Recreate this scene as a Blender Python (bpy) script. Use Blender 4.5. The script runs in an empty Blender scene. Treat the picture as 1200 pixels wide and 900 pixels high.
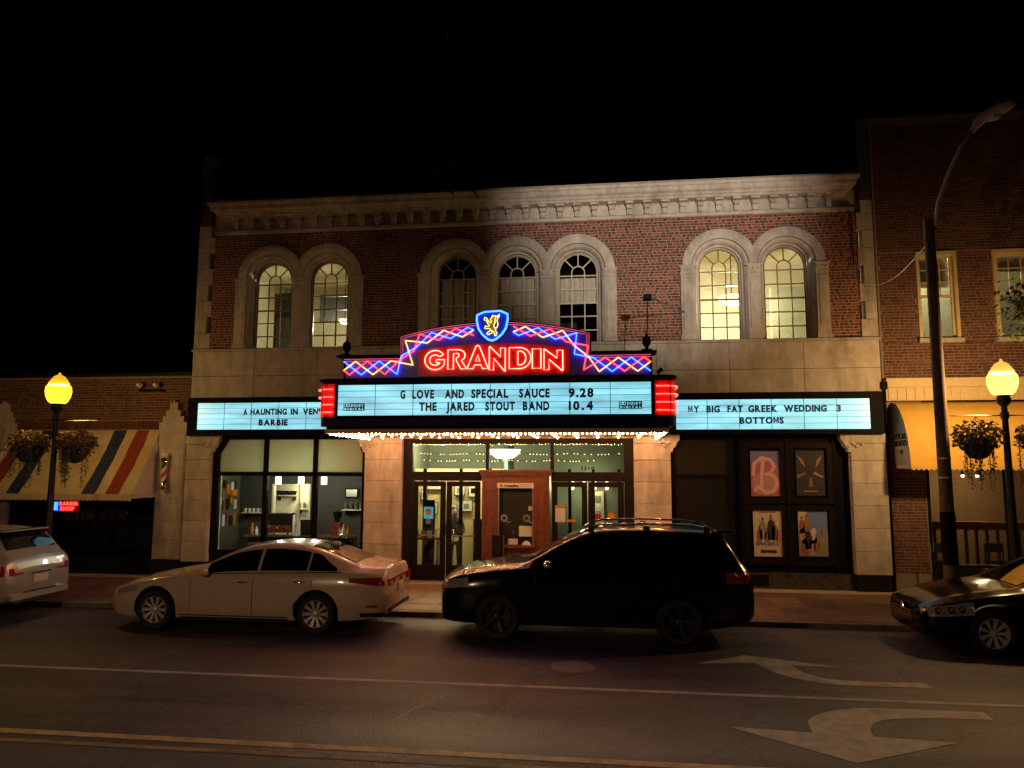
import bpy, bmesh, math, random
from mathutils import Vector, Matrix
random.seed(7)
R = math.radians
SC = bpy.context.scene
COL = SC.collection
# ---------------------------------------------------------------- camera
cam_d = bpy.data.cameras.new('camera'); cam = bpy.data.objects.new('camera', cam_d); COL.objects.link(cam)
SC.camera = cam
cam_d.sensor_width = 36; cam_d.lens = 860/1200*36; cam_d.clip_start = .05; cam_d.clip_end = 800
CAMH = 2.75
cam.location = (0, 0, CAMH)
pi_, ya_, ro_ = R(6.6), R(7.2), R(.17)
cam.matrix_world = Matrix.Translation((0, 0, CAMH)) @ Matrix.Rotation(ya_, 4, 'Z') @ Matrix.Rotation(R(90)+pi_, 4, 'X') @ Matrix.Rotation(ro_, 4, 'Z')
# ---------------------------------------------------------------- night sky, exposure
world = bpy.data.worlds.new('World'); SC.world = world; world.use_nodes = True
wn = world.node_tree.nodes; wn.clear()
sky = wn.new('ShaderNodeTexSky'); sky.sky_type = 'NISHITA'; sky.sun_disc = False
sky.sun_elevation = R(-7); sky.sun_rotation = R(200)
bg = wn.new('ShaderNodeBackground'); bg.inputs[1].default_value = .06
wo = wn.new('ShaderNodeOutputWorld')
world.node_tree.links.new(sky.outputs[0], bg.inputs[0]); world.node_tree.links.new(bg.outputs[0], wo.inputs[0])
SC.view_settings.view_transform = 'Standard'; SC.view_settings.look = 'None'
SC.view_settings.exposure = 0; SC.view_settings.gamma = 1
SC.render.engine = 'CYCLES'
cy = SC.cycles
cy.use_denoising = True; cy.sample_clamp_indirect = 4; cy.max_bounces = 6; cy.diffuse_bounces = 3; cy.glossy_bounces = 4
cy.transparent_max_bounces = 12; cy.transmission_bounces = 6; cy.caustics_reflective = False; cy.caustics_refractive = False
try: cy.denoiser = 'OPENIMAGEDENOISE'
except Exception: pass
# lamp levels (watts of the lights inside lamps; near and flood lamps assumed)
W_LAMP_LEFT, W_LAMP_RIGHT, W_NEAR_ASSUMED, W_FLOOD_ASSUMED = 200, 900, 1150, 13000
WARM = (1, .56, .15)

# ---------------------------------------------------------------- helpers
ORG = {}
def tag(o, label=None, cat=None, group=None, kind=None):
    if label: o['label'] = label
    if cat: o['category'] = cat
    if group: o['group'] = group
    if kind: o['kind'] = kind
    return o
def empty(name, loc, label=None, cat=None, group=None, kind=None, parent=None):
    o = bpy.data.objects.new(name, None); COL.objects.link(o)
    o.empty_display_size = .2
    base = ORG.get(parent.name, Vector((0, 0, 0))) if parent else Vector((0, 0, 0))
    o.location = Vector(loc) - base
    if parent: o.parent = parent
    ORG[o.name] = Vector(loc)
    return tag(o, label, cat, group, kind)
def link(name, mesh, parent=None, loc=(0, 0, 0), scale=None, rot=None):
    """mesh whose own origin is at world point loc"""
    o = bpy.data.objects.new(name, mesh); COL.objects.link(o)
    base = ORG.get(parent.name, Vector((0, 0, 0))) if parent else Vector((0, 0, 0))
    o.location = Vector(loc) - base
    if scale: o.scale = scale
    if rot: o.rotation_euler = rot
    if parent: o.parent = parent
    ORG[o.name] = Vector(loc)
    return o
class MB:
    def __init__(s): s.v = []; s.f = []
    def add(s, vs, fs):
        n = len(s.v); s.v += [tuple(v) for v in vs]; s.f += [tuple(i+n for i in f) for f in fs]; return s
    def box(s, x0, x1, y0, y1, z0, z1):
        return s.add([(x0,y0,z0),(x1,y0,z0),(x1,y1,z0),(x0,y1,z0),(x0,y0,z1),(x1,y0,z1),(x1,y1,z1),(x0,y1,z1)],
                     [(0,3,2,1),(4,5,6,7),(0,1,5,4),(1,2,6,5),(2,3,7,6),(3,0,4,7)])
    def cbox(s, x0, x1, y0, y1, z0, z1, c=.01):
        """box whose front (low y) edges are chamfered"""
        return s.add([(x0,y0+c,z0),(x1,y0+c,z0),(x1,y0+c,z1),(x0,y0+c,z1),(x0+c,y0,z0+c),(x1-c,y0,z0+c),(x1-c,y0,z1-c),(x0+c,y0,z1-c),
                      (x0,y1,z0),(x1,y1,z0),(x1,y1,z1),(x0,y1,z1)],
                     [(4,5,6,7),(0,1,5,4),(1,2,6,5),(2,3,7,6),(3,0,4,7),(0,8,9,1),(1,9,10,2),(2,10,11,3),(3,11,8,0),(8,11,10,9)])
    def prism(s, poly, y0, y1):
        """poly: (x,z) list, extruded along y"""
        n = len(poly); vs = [(x, y0, z) for x, z in poly]+[(x, y1, z) for x, z in poly]
        fs = [tuple(range(n)), tuple(range(2*n-1, n-1, -1))]+[(i, i+n, (i+1) % n+n, (i+1) % n) for i in range(n)]
        return s.add(vs, fs)
    def hprism(s, poly, z0, z1):
        n = len(poly); vs = [(x, y, z0) for x, y in poly]+[(x, y, z1) for x, y in poly]
        fs = [tuple(range(n-1, -1, -1)), tuple(range(n, 2*n))]+[(i, (i+1) % n, (i+1) % n+n, i+n) for i in range(n)]
        return s.add(vs, fs)
    def xprism(s, poly, x0, x1):
        """poly: (y,z) list extruded along x"""
        n = len(poly); vs = [(x0, y, z) for y, z in poly]+[(x1, y, z) for y, z in poly]
        fs = [tuple(range(n)), tuple(range(2*n-1, n-1, -1))]+[(i, i+n, (i+1) % n+n, (i+1) % n) for i in range(n)]
        return s.add(vs, fs)
    def tube(s, pts, r, n=8, closed=False, r1=None):
        P = [Vector(p) for p in pts]; m = len(P); base = len(s.v); prev = None
        for i, p in enumerate(P):
            a = P[(i-1) % m] if (closed or i) else p
            b = P[(i+1) % m] if (closed or i < m-1) else p
            t = (b-a).normalized() if (b-a).length > 1e-9 else Vector((0, 0, 1))
            if prev is None:
                up = Vector((0, 0, 1)) if abs(t.z) < .9 else Vector((0, 1, 0))
                u = t.cross(up).normalized()
            else:
                u = (prev-t*prev.dot(t))
                u = u.normalized() if u.length > 1e-6 else t.orthogonal().normalized()
            prev = u; w = t.cross(u)
            rr = r if r1 is None else r+(r1-r)*i/max(1, m-1)
            for k in range(n):
                a_ = 2*math.pi*k/n; s.v.append(tuple(p+u*(rr*math.cos(a_))+w*(rr*math.sin(a_))))
        for i in range(m if closed else m-1):
            j = (i+1) % m
            for k in range(n):
                k2 = (k+1) % n; s.f.append((base+i*n+k, base+i*n+k2, base+j*n+k2, base+j*n+k))
        if not closed:
            s.f.append(tuple(base+k for k in range(n-1, -1, -1))); s.f.append(tuple(base+(m-1)*n+k for k in range(n)))
        return s
    def lathe(s, prof, c=(0, 0, 0), n=20, axis='z'):
        """prof: (r, h) list"""
        base = len(s.v); m = len(prof)
        for r, h in prof:
            for k in range(n):
                a = 2*math.pi*k/n; p = (r*math.cos(a), r*math.sin(a), h)
                if axis == 'y': p = (p[0], p[2], p[1])
                if axis == 'x': p = (p[2], p[0], p[1])
                s.v.append((p[0]+c[0], p[1]+c[1], p[2]+c[2]))
        for i in range(m-1):
            for k in range(n):
                k2 = (k+1) % n; s.f.append((base+i*n+k, base+i*n+k2, base+(i+1)*n+k2, base+(i+1)*n+k))
        s.f.append(tuple(base+k for k in range(n-1, -1, -1))); s.f.append(tuple(base+(m-1)*n+k for k in range(n)))
        return s
    def ball(s, c, rx, ry=None, rz=None, n=10, m=6):
        ry = ry or rx; rz = rz or rx; base = len(s.v)
        s.v.append((c[0], c[1], c[2]-rz))
        for i in range(1, m):
            t = -math.pi/2+math.pi*i/m
            for k in range(n):
                a = 2*math.pi*k/n; s.v.append((c[0]+rx*math.cos(t)*math.cos(a), c[1]+ry*math.cos(t)*math.sin(a), c[2]+rz*math.sin(t)))
        s.v.append((c[0], c[1], c[2]+rz)); top = len(s.v)-1
        for k in range(n): s.f.append((base, base+1+(k+1) % n, base+1+k)); s.f.append((top, base+1+(m-2)*n+k, base+1+(m-2)*n+(k+1) % n))
        for i in range(m-2):
            for k in range(n):
                k2 = (k+1) % n; s.f.append((base+1+i*n+k, base+1+i*n+k2, base+1+(i+1)*n+k2, base+1+(i+1)*n+k))
        return s
    def grid(s, rows, skirt=None):
        """rows: list of equal length lists of points"""
        base = len(s.v); m = len(rows); n = len(rows[0])
        for r in rows: s.v += [tuple(p) for p in r]
        for i in range(m-1):
            for k in range(n-1): s.f.append((base+i*n+k, base+i*n+k+1, base+(i+1)*n+k+1, base+(i+1)*n+k))
        return s
    def mesh(s, name, mat, org=(0, 0, 0), smooth=False, fix=True):
        me = bpy.data.meshes.new(name); o = Vector(org)
        me.from_pydata([tuple(Vector(v)-o) for v in s.v], [], s.f)
        if fix:
            b = bmesh.new(); b.from_mesh(me); bmesh.ops.recalc_face_normals(b, faces=b.faces); b.to_mesh(me); b.free()
        if smooth:
            me.shade_smooth()
            try:
                if smooth is not True: me.set_sharp_from_angle(angle=R(smooth))
            except Exception: pass
        if mat: me.materials.append(mat)
        return me
    def build(s, name, mat, parent=None, smooth=False, fix=True, org=None):
        if org is None: org = ORG.get(parent.name, Vector((0, 0, 0))) if parent else Vector((0, 0, 0))
        me = s.mesh(name, mat, org, smooth, fix)
        return link(name, me, parent, org)

def mat(name, col, rough=.6, var=.12, scale=6, bump=0, bscale=60, metal=0, spec=.5, rnd=0, coat=0, dirt=None, island=False, stain=0):
    m = bpy.data.materials.new(name); m.use_nodes = True; nt = m.node_tree; N = nt.nodes; L = nt.links
    b = N['Principled BSDF']; b.inputs['Roughness'].default_value = rough; b.inputs['Metallic'].default_value = metal
    b.inputs['Specular IOR Level'].default_value = spec; b.inputs['Coat Weight'].default_value = coat
    b.inputs['Coat Roughness'].default_value = .03
    tc = N.new('ShaderNodeTexCoord'); no = N.new('ShaderNodeTexNoise'); no.inputs['Scale'].default_value = scale; no.inputs['Detail'].default_value = 6
    geo = N.new('ShaderNodeNewGeometry')
    L.new(geo.outputs['Position'], no.inputs['Vector'])
    ra = N.new('ShaderNodeMapRange'); ra.inputs[1].default_value = .25; ra.inputs[2].default_value = .75
    ra.inputs[3].default_value = 1-var; ra.inputs[4].default_value = 1+var
    L.new(no.outputs['Fac'], ra.inputs[0])
    src = ra.outputs[0]
    if rnd:
        r2 = N.new('ShaderNodeMapRange'); r2.inputs[3].default_value = 1-rnd; r2.inputs[4].default_value = 1+rnd
        if island: L.new(geo.outputs['Random Per Island'], r2.inputs[0])
        else:
            oi = N.new('ShaderNodeObjectInfo'); L.new(oi.outputs['Random'], r2.inputs[0])
        mm = N.new('ShaderNodeMath'); mm.operation = 'MULTIPLY'; L.new(src, mm.inputs[0]); L.new(r2.outputs[0], mm.inputs[1]); src = mm.outputs[0]
    vm = N.new('ShaderNodeVectorMath'); vm.operation = 'SCALE'; vm.inputs[0].default_value = col[:3]; L.new(src, vm.inputs['Scale'])
    out = vm.outputs[0]
    if stain:
        n3 = N.new('ShaderNodeTexNoise'); n3.inputs['Scale'].default_value = 1.3; n3.inputs['Detail'].default_value = 8; n3.inputs['Roughness'].default_value = .7
        mp = N.new('ShaderNodeMapping'); mp.inputs['Scale'].default_value = (2.2, 2.2, .5)
        L.new(geo.outputs['Position'], mp.inputs[0]); L.new(mp.outputs[0], n3.inputs[0])
        r3 = N.new('ShaderNodeMapRange'); r3.inputs[1].default_value = .45; r3.inputs[2].default_value = .75; r3.inputs[3].default_value = 0; r3.inputs[4].default_value = stain
        L.new(n3.outputs['Fac'], r3.inputs[0])
        mx = N.new('ShaderNodeMix'); mx.data_type = 'RGBA'; L.new(r3.outputs[0], mx.inputs[0]); L.new(out, mx.inputs[6])
        mx.inputs[7].default_value = (*(dirt or (.08, .06, .045)), 1); out = mx.outputs[2]
    L.new(out, b.inputs['Base Color'])
    rr = N.new('ShaderNodeMapRange'); rr.inputs[3].default_value = max(.02, rough-.08); rr.inputs[4].default_value = min(1, rough+.08)
    L.new(no.outputs['Fac'], rr.inputs[0])
    if rough > .15: L.new(rr.outputs[0], b.inputs['Roughness'])
    if bump:
        n2 = N.new('ShaderNodeTexNoise'); n2.inputs['Scale'].default_value = bscale; n2.inputs['Detail'].default_value = 5
        L.new(geo.outputs['Position'], n2.inputs['Vector'])
        bp = N.new('ShaderNodeBump'); bp.inputs['Strength'].default_value = bump; bp.inputs['Distance'].default_value = .01
        L.new(n2.outputs['Fac'], bp.inputs['Height']); L.new(bp.outputs[0], b.inputs['Normal'])
    return m
def emit(name, col, st, body=None):
    m = bpy.data.materials.new(name); m.use_nodes = True; b = m.node_tree.nodes['Principled BSDF']
    b.inputs['Base Color'].default_value = (*(body or col), 1); b.inputs['Emission Color'].default_value = (*col, 1)
    b.inputs['Emission Strength'].default_value = st; b.inputs['Roughness'].default_value = .3
    return m
def glass(name, tint=(.9, .95, .93), refl=1.0):
    m = bpy.data.materials.new(name); m.use_nodes = True; N = m.node_tree.nodes; L = m.node_tree.links; N.clear()
    t = N.new('ShaderNodeBsdfTransparent'); t.inputs[0].default_value = (*tint, 1)
    g = N.new('ShaderNodeBsdfGlossy'); g.inputs['Roughness'].default_value = .02; g.inputs[0].default_value = (refl, refl, refl, 1)
    f = N.new('ShaderNodeFresnel'); f.inputs[0].default_value = 1.5
    geo = N.new('ShaderNodeNewGeometry'); no = N.new('ShaderNodeTexNoise'); no.inputs['Scale'].default_value = .9
    L.new(geo.outputs['Position'], no.inputs['Vector'])
    bp = N.new('ShaderNodeBump'); bp.inputs['Strength'].default_value = .02; bp.inputs['Distance'].default_value = .05; L.new(no.outputs['Fac'], bp.inputs['Height'])
    L.new(bp.outputs[0], g.inputs['Normal'])
    mx = N.new('ShaderNodeMixShader'); o = N.new('ShaderNodeOutputMaterial')
    L.new(f.outputs[0], mx.inputs[0]); L.new(t.outputs[0], mx.inputs[1]); L.new(g.outputs[0], mx.inputs[2]); L.new(mx.outputs[0], o.inputs[0])
    return m
def frosted(name, col, thru=.6):
    m = bpy.data.materials.new(name); m.use_nodes = True; N = m.node_tree.nodes; L = m.node_tree.links; N.clear()
    t = N.new('ShaderNodeBsdfTranslucent'); t.inputs[0].default_value = (*col, 1)
    d = N.new('ShaderNodeBsdfPrincipled'); d.inputs['Base Color'].default_value = (*[c*.6 for c in col], 1); d.inputs['Roughness'].default_value = .25
    mx = N.new('ShaderNodeMixShader'); mx.inputs[0].default_value = 1-thru; o = N.new('ShaderNodeOutputMaterial')
    L.new(t.outputs[0], mx.inputs[1]); L.new(d.outputs[0], mx.inputs[2]); L.new(mx.outputs[0], o.inputs[0])
    return m
def lampglobe(name, col, hot, cool):
    """half clear acorn globe that glows hardest round its lamp and fades towards the stepped cap"""
    m = bpy.data.materials.new(name); m.use_nodes = True; N = m.node_tree.nodes; L = m.node_tree.links; N.clear()
    tc = N.new('ShaderNodeTexCoord'); sp = N.new('ShaderNodeSeparateXYZ'); L.new(tc.outputs['Object'], sp.inputs[0])
    r = N.new('ShaderNodeMapRange'); r.interpolation_type = 'SMOOTHSTEP'; r.inputs[1].default_value = 4.22; r.inputs[2].default_value = 4.58; r.inputs[3].default_value = hot; r.inputs[4].default_value = cool
    L.new(sp.outputs[2], r.inputs[0])
    t = N.new('ShaderNodeBsdfTransparent'); e = N.new('ShaderNodeEmission'); e.inputs[0].default_value = (*col, 1); L.new(r.outputs[0], e.inputs[1])
    mx = N.new('ShaderNodeMixShader'); mx.inputs[0].default_value = .5; o = N.new('ShaderNodeOutputMaterial')
    L.new(t.outputs[0], mx.inputs[1]); L.new(e.outputs[0], mx.inputs[2]); L.new(mx.outputs[0], o.inputs[0]); return m
def point(name, loc, watts, col=WARM, r=.12, parent=None):
    l = bpy.data.lights.new(name, 'POINT'); l.energy = watts; l.color = col; l.shadow_soft_size = r
    o = bpy.data.objects.new(name, l); COL.objects.link(o)
    base = ORG.get(parent.name, Vector((0, 0, 0))) if parent else Vector((0, 0, 0))
    o.location = Vector(loc)-base
    if parent: o.parent = parent
    return o

def tubelit(name, col, st):
    """back-lit acrylic: brighter over the tubes, duller towards old ends and seams"""
    m = bpy.data.materials.new(name); m.use_nodes = True; N = m.node_tree.nodes; L = m.node_tree.links; b = N['Principled BSDF']
    geo = N.new('ShaderNodeNewGeometry'); mp = N.new('ShaderNodeMapping'); mp.inputs['Scale'].default_value = (.8, 1, 4.5)
    no = N.new('ShaderNodeTexNoise'); no.inputs['Scale'].default_value = 1.3; no.inputs['Detail'].default_value = 3
    L.new(geo.outputs['Position'], mp.inputs[0]); L.new(mp.outputs[0], no.inputs['Vector'])
    r = N.new('ShaderNodeMapRange'); r.inputs[1].default_value = .3; r.inputs[2].default_value = .7; r.inputs[3].default_value = .72*st; r.inputs[4].default_value = 1.25*st
    L.new(no.outputs['Fac'], r.inputs[0]); L.new(r.outputs[0], b.inputs['Emission Strength'])
    b.inputs['Emission Color'].default_value = (*col, 1); b.inputs['Base Color'].default_value = (*col, 1); b.inputs['Roughness'].default_value = .3
    return m
def asphalt_mat():
    m = bpy.data.materials.new('asphalt'); m.use_nodes = True; N = m.node_tree.nodes; L = m.node_tree.links; b = N['Principled BSDF']
    geo = N.new('ShaderNodeNewGeometry'); P = geo.outputs['Position']
    def noise(scale, det, vs=None, lo=.3, hi=.7, a=0., c=1.):
        n = N.new('ShaderNodeTexNoise'); n.inputs['Scale'].default_value = scale; n.inputs['Detail'].default_value = det
        if vs: mp = N.new('ShaderNodeMapping'); mp.inputs['Scale'].default_value = vs; L.new(P, mp.inputs[0]); L.new(mp.outputs[0], n.inputs['Vector'])
        else: L.new(P, n.inputs['Vector'])
        r = N.new('ShaderNodeMapRange'); r.inputs[1].default_value = lo; r.inputs[2].default_value = hi; r.inputs[3].default_value = a; r.inputs[4].default_value = c
        L.new(n.outputs['Fac'], r.inputs[0]); return r.outputs[0], n
    def mul(x, y):
        q = N.new('ShaderNodeMath'); q.operation = 'MULTIPLY'; L.new(x, q.inputs[0]); L.new(y, q.inputs[1]); return q.outputs[0]
    big, _ = noise(.45, 6, (.25, 1.3, 1), .3, .7, .5, 1.4); mid, _ = noise(3.0, 8, None, .3, .7, .8, 1.2); tr, _ = noise(1.0, 3, (.06, 1.6, 1), .35, .65, .72, 1.2)
    vo = N.new('ShaderNodeTexVoronoi'); vo.inputs['Scale'].default_value = 75; L.new(P, vo.inputs['Vector'])
    ag = N.new('ShaderNodeMapRange'); ag.inputs[3].default_value = 1.7; ag.inputs[4].default_value = .35; L.new(vo.outputs['Distance'], ag.inputs[0])
    f = mul(mul(big, mid), mul(tr, ag.outputs[0]))
    vc = N.new('ShaderNodeTexVoronoi'); vc.feature = 'DISTANCE_TO_EDGE'; vc.inputs['Scale'].default_value = .42
    wr = N.new('ShaderNodeTexNoise'); wr.inputs['Scale'].default_value = 1.4; wr.inputs['Detail'].default_value = 6; L.new(P, wr.inputs['Vector'])
    ad = N.new('ShaderNodeVectorMath'); ad.operation = 'ADD'; L.new(P, ad.inputs[0]); L.new(wr.outputs['Color'], ad.inputs[1]); L.new(ad.outputs[0], vc.inputs['Vector'])
    ck = N.new('ShaderNodeMapRange'); ck.inputs[1].default_value = .0; ck.inputs[2].default_value = .014; ck.inputs[3].default_value = .22; ck.inputs[4].default_value = 1; L.new(vc.outputs['Distance'], ck.inputs[0])
    f = mul(f, ck.outputs[0])
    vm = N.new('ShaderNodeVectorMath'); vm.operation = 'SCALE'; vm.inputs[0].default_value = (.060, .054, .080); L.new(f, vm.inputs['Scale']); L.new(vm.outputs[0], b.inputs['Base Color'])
    ro, _ = noise(.9, 5, (.2, 1.2, 1), .3, .7, .42, .68); L.new(ro, b.inputs['Roughness'])
    bp = N.new('ShaderNodeBump'); bp.inputs['Strength'].default_value = .8; bp.inputs['Distance'].default_value = .008; L.new(vo.outputs['Distance'], bp.inputs['Height']); L.new(bp.outputs[0], b.inputs['Normal'])
    return m
M = dict(
    stone=mat('terracotta_stone', (.48, .44, .395), .75, .18, 5, .4, 70, stain=.6, rnd=.10),
    stone2=mat('cornice_stone', (.52, .475, .425), .75, .16, 6, .3, 60, stain=.6, dirt=(.06, .045, .035)),
    base=mat('black_stone_base', (.012, .012, .012), .4, .3, 12, spec=.2),
    marble=mat('dark_marble', (.055, .05, .045), .3, .7, 9, .1, 40),
    mortar=mat('mortar', (.40, .345, .28), .95, .15, 20, .4, 150),
    mortar2=mat('grey_mortar', (.22, .19, .16), .95, .15, 20, .4, 150),
    brick=mat('red_brick', (.22, .058, .034), .85, .25, 18, .4, 120, rnd=.5, stain=.5, dirt=(.05,.025,.02)),
    brickm=mat('red_brick_run', (.22, .058, .034), .85, .25, 18, .4, 120, rnd=.5, island=True, stain=.5, dirt=(.05,.025,.02)),
    headm=mat('dark_header_brick', (.075, .028, .022), .8, .25, 18, .4, 120, rnd=.4, island=True),
    brick2=mat('brown_brick', (.115, .04, .024), .85, .25, 18, .4, 120, rnd=.35, island=True),
    cream=mat('cream_paint', (.62, .55, .42), .55, .08, 8, .1, 60),
    sash=mat('sash_paint', (.55, .50, .42), .5, .08, 8),
    wallin=mat('interior_wall', (.58, .55, .40), .9, .05, 4),
    ceilin=mat('interior_ceiling', (.78, .73, .50), .9, .05, 4),
    greenin=mat('green_grey_wall', (.16, .19, .16), .9, .08, 3),
    yellowin=mat('yellow_lobby_wall', (.55, .43, .22), .85, .06, 3),
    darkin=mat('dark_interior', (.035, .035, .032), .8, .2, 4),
    floorin=mat('lobby_floor', (.16, .14, .12), .35, .2, 3),
    curtain=mat('white_curtain', (.80, .76, .72), .9, .1, 10),
    frame=mat('dark_bronze_frame', (.010, .008, .007), .5, .2, 10, spec=.10),
    stone_shade=mat('shaded_stone', (.07, .06, .05), .85, .3, 4, .3, 60),  # darkened stone colour stands in for the weak light on the parapet piers
    wood=mat('mahogany', (.15, .045, .022), .35, .35, 9, .1, 60, coat=.3),
    steel=mat('brushed_steel', (.5, .5, .5), .3, .1, 20, metal=1),
    blackp=mat('black_paint', (.006, .006, .007), .6, .2, 10, spec=.06),
    navy=mat('navy_sign_metal', (.010, .012, .035), .5, .2, 10, spec=.1),
    redp=mat('red_sign_enamel', (.55, .02, .02), .35, .12, 8),
    purple=mat('purple_sign_enamel', (.07, .06, .42), .4, .2, 8),
    gold=mat('soffit_cream', (.60, .42, .25), .6, .1, 8),
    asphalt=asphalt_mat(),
    paving=mat('paver', (.17, .115, .085), .6, .35, 9, .5, 90, rnd=.3),
    kerb=mat('kerb_concrete', (.20, .17, .14), .8, .3, 5, .4, 70, rnd=.15, stain=.4),
    white=mat('road_paint', (.42, .40, .38), .6, .35, 7, .5, 120, stain=.6, dirt=(.06, .05, .05)),
    worn=mat('worn_yellow_paint', (.30, .22, .12), .7, .4, 7, .5, 120, stain=1.0, dirt=(.06, .05, .05)),
    yellow=mat('yellow_road_paint', (.56, .41, .22), .6, .35, 7, .5, 120, stain=.75, dirt=(.06, .05, .05)),
    iron=mat('cast_iron', (.26, .25, .26), .5, .3, 30, .4, 60, metal=.3),
    post=mat('dark_green_post', (.015, .022, .018), .4, .2, 10),
    timber=mat('weathered_pole_wood', (.13, .09, .07), .9, .4, 12, .6, 80, stain=.5),
    alu=mat('galvanised_steel', (.72, .66, .66), .5, .15, 9, metal=.1),
    basket=mat('coir_basket', (.05, .035, .025), .9, .3, 30, .6, 60),
    leaf=mat('leaf', (.07, .09, .025), .55, .3, 20, rnd=.4, island=True),
    flower=mat('flower_leaf', (.20, .13, .06), .6, .3, 20, rnd=.5, island=True),
    vine=mat('hanging_vine', (.10, .12, .09), .8, .3, 20, rnd=.4, island=True),
    bark=mat('bark', (.09, .07, .05), .95, .3, 15, .7, 60),
    letter=mat('black_letter', (.003, .009, .03), .4, .05, 10),
    track=mat('letter_track', (.05, .16, .22), .5, .05, 10),
    rubber=mat('tyre_rubber', (.012, .012, .012), .75, .2, 40),
    chrome=mat('chrome', (.75, .75, .75), .08, .02, 20, metal=1),
    rim=mat('alloy_rim', (.55, .52, .50), .4, .05, 20, metal=.25),
    black_trim=mat('black_trim', (.012, .012, .012), .45, .1, 20),
    carglass=mat('dark_car_glass', (.006, .006, .008), .04, .02, 3, spec=.8),
    tail=mat('red_tail_lens', (.30, .008, .01), .12, .3, 30, coat=1),
    lens=mat('clear_lamp_lens', (.5, .5, .5), .08, .3, 30, metal=.5),
    amber=mat('amber_lens', (.6, .2, .02), .12, .1, 30),
    plate=mat('licence_plate', (.55, .55, .58), .5, .15, 60),
    paper=mat('paper', (.60, .56, .50), .8, .08, 20),
    glass=glass('window_glass'), oldglass=glass('upper_window_glass', (.93, .93, .9), .8),
    frost=frosted('frosted_film', (.66, .74, .56), .5),
    globe=frosted('unlit_globe', (.9, .85, .7), .6),
    lightbox=tubelit('lit_reader_panel', (.28, .73, .90), .98),
    nred=emit('red_neon', (1, .033, .030), 6), nblue=emit('blue_neon', (.022, .085, 1), 10), nyel=emit('yellow_neon', (1, .42, .09), 3.4),
    npink=emit('pink_neon', (1, .125, .085), 11), nborder=emit('magenta_border_neon', (.75, .10, .16), .8), nendred=emit('red_end_neon', (1, .03, .024), 12),
    nshield=emit('cyan_neon', (.012, .075, 1), 13), nlion=emit('pale_yellow_neon', (1, .66, .16), 2.6),
    bulb=emit('warm_bulb', (1, .44, .17), 330), fairy=emit('fairy_bulb', (1, .60, .30), 6), shade=emit('lit_shade', (1, .80, .50), 2.2),
    lamp=lampglobe('lit_acorn_globe_amber', (1, .47, .015), 5.5, 1.5), lamp2=lampglobe('lit_acorn_globe', (1, .58, .09), 4.2, 1.3), lampcore=emit('lamp_core', (1, .72, .25), 14),
)
# ================================================================ GROUND
YF = 17.4; SWZ = .10; KY = 13.75
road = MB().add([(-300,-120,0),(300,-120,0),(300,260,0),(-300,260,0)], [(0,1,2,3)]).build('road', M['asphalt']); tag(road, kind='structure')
def marking(name, polys, m, z=.004):
    b = MB()
    for p in polys:
        b.add([(x, y, z) for x, y in p], [tuple(range(len(p)))])
    return b.build(name, m, road)
marking('lane_line', [[(-60,9.61),(60,9.61),(60,9.71),(-60,9.71)]], M['white'])
marking('centre_line', [[(-60,7.30),(60,7.30),(60,7.42),(-60,7.42)]], M['yellow'])
marking('centre_line', [[(-60,7.08),(60,7.08),(60,7.17),(-60,7.17)]], M['worn'])
a1 = marking('turn_arrow', [[(1.23,11.08),(2.10,11.24),(2.58,11.17),(3.27,11.15),(2.03,11.67)],
   [(2.10,11.24),(2.15,11.07),(2.28,10.73),(2.45,10.52),(2.63,10.38),(2.88,10.28),(3.12,10.25),(4.12,10.29),(4.07,10.5),(3.3,10.47),(2.89,10.53),(2.74,10.68),(2.64,10.85),(2.58,11.17)]], M['white'])
a1['label'] = 'white right turn arrow in the lane beside the parked cars'
a2 = marking('turn_arrow', [[(1.3,8.49),(2.33,7.63),(3.52,8.32),(2.73,8.38),(2.13,8.42)],
   [(4.24,9.11),(4.26,9.37),(3.08,9.36),(2.82,9.31),(2.61,9.22),(2.42,9.1),(2.28,8.95),(2.19,8.8),(2.16,8.66),(2.13,8.42),(2.73,8.38),(2.77,8.61),(2.89,8.83),(3.02,8.94),(3.18,9.0),(3.6,9.08)]], M['white'])
a2['label'] = 'white left turn arrow nearest the yellow centre line'
def seam(name, pts, w_, m):
    L_ = []; R2 = []
    for i, p in enumerate(pts):
        a_ = Vector(pts[max(0, i-1)]); c_ = Vector(pts[min(len(pts)-1, i+1)]); t_ = (c_-a_).normalized(); L_.append((p[0]-t_.y*w_, p[1]+t_.x*w_, .003)); R2.append((p[0]+t_.y*w_, p[1]-t_.x*w_, .003))
    o = MB().grid([L_, R2]).build(name, m, road); return o
M['tar'] = mat('tar_seal', (.016, .014, .018), .45, .2, 20)
rs_ = random.Random(12)
def wander(x0, y0, x1, y1, n, a): return [(x0+(x1-x0)*i/n+rs_.uniform(-a, a)*.3, y0+(y1-y0)*i/n+rs_.uniform(-a, a)) for i in range(n+1)]
for p in (wander(-14, 8.55, 2.4, 8.5, 60, .035), wander(4.6, 8.7, 12, 8.6, 26, .035), wander(-6, 10.1, -4.8, 11.6, 16, .05), wander(-2.6, 7.6, -1.9, 9.4, 16, .05), wander(-4.8, 11.6, -1.0, 12.0, 24, .05), wander(.2, 9.75, .7, 11.2, 12, .05)):
    seam('tar_seam', p, .012, M['tar'])
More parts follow.
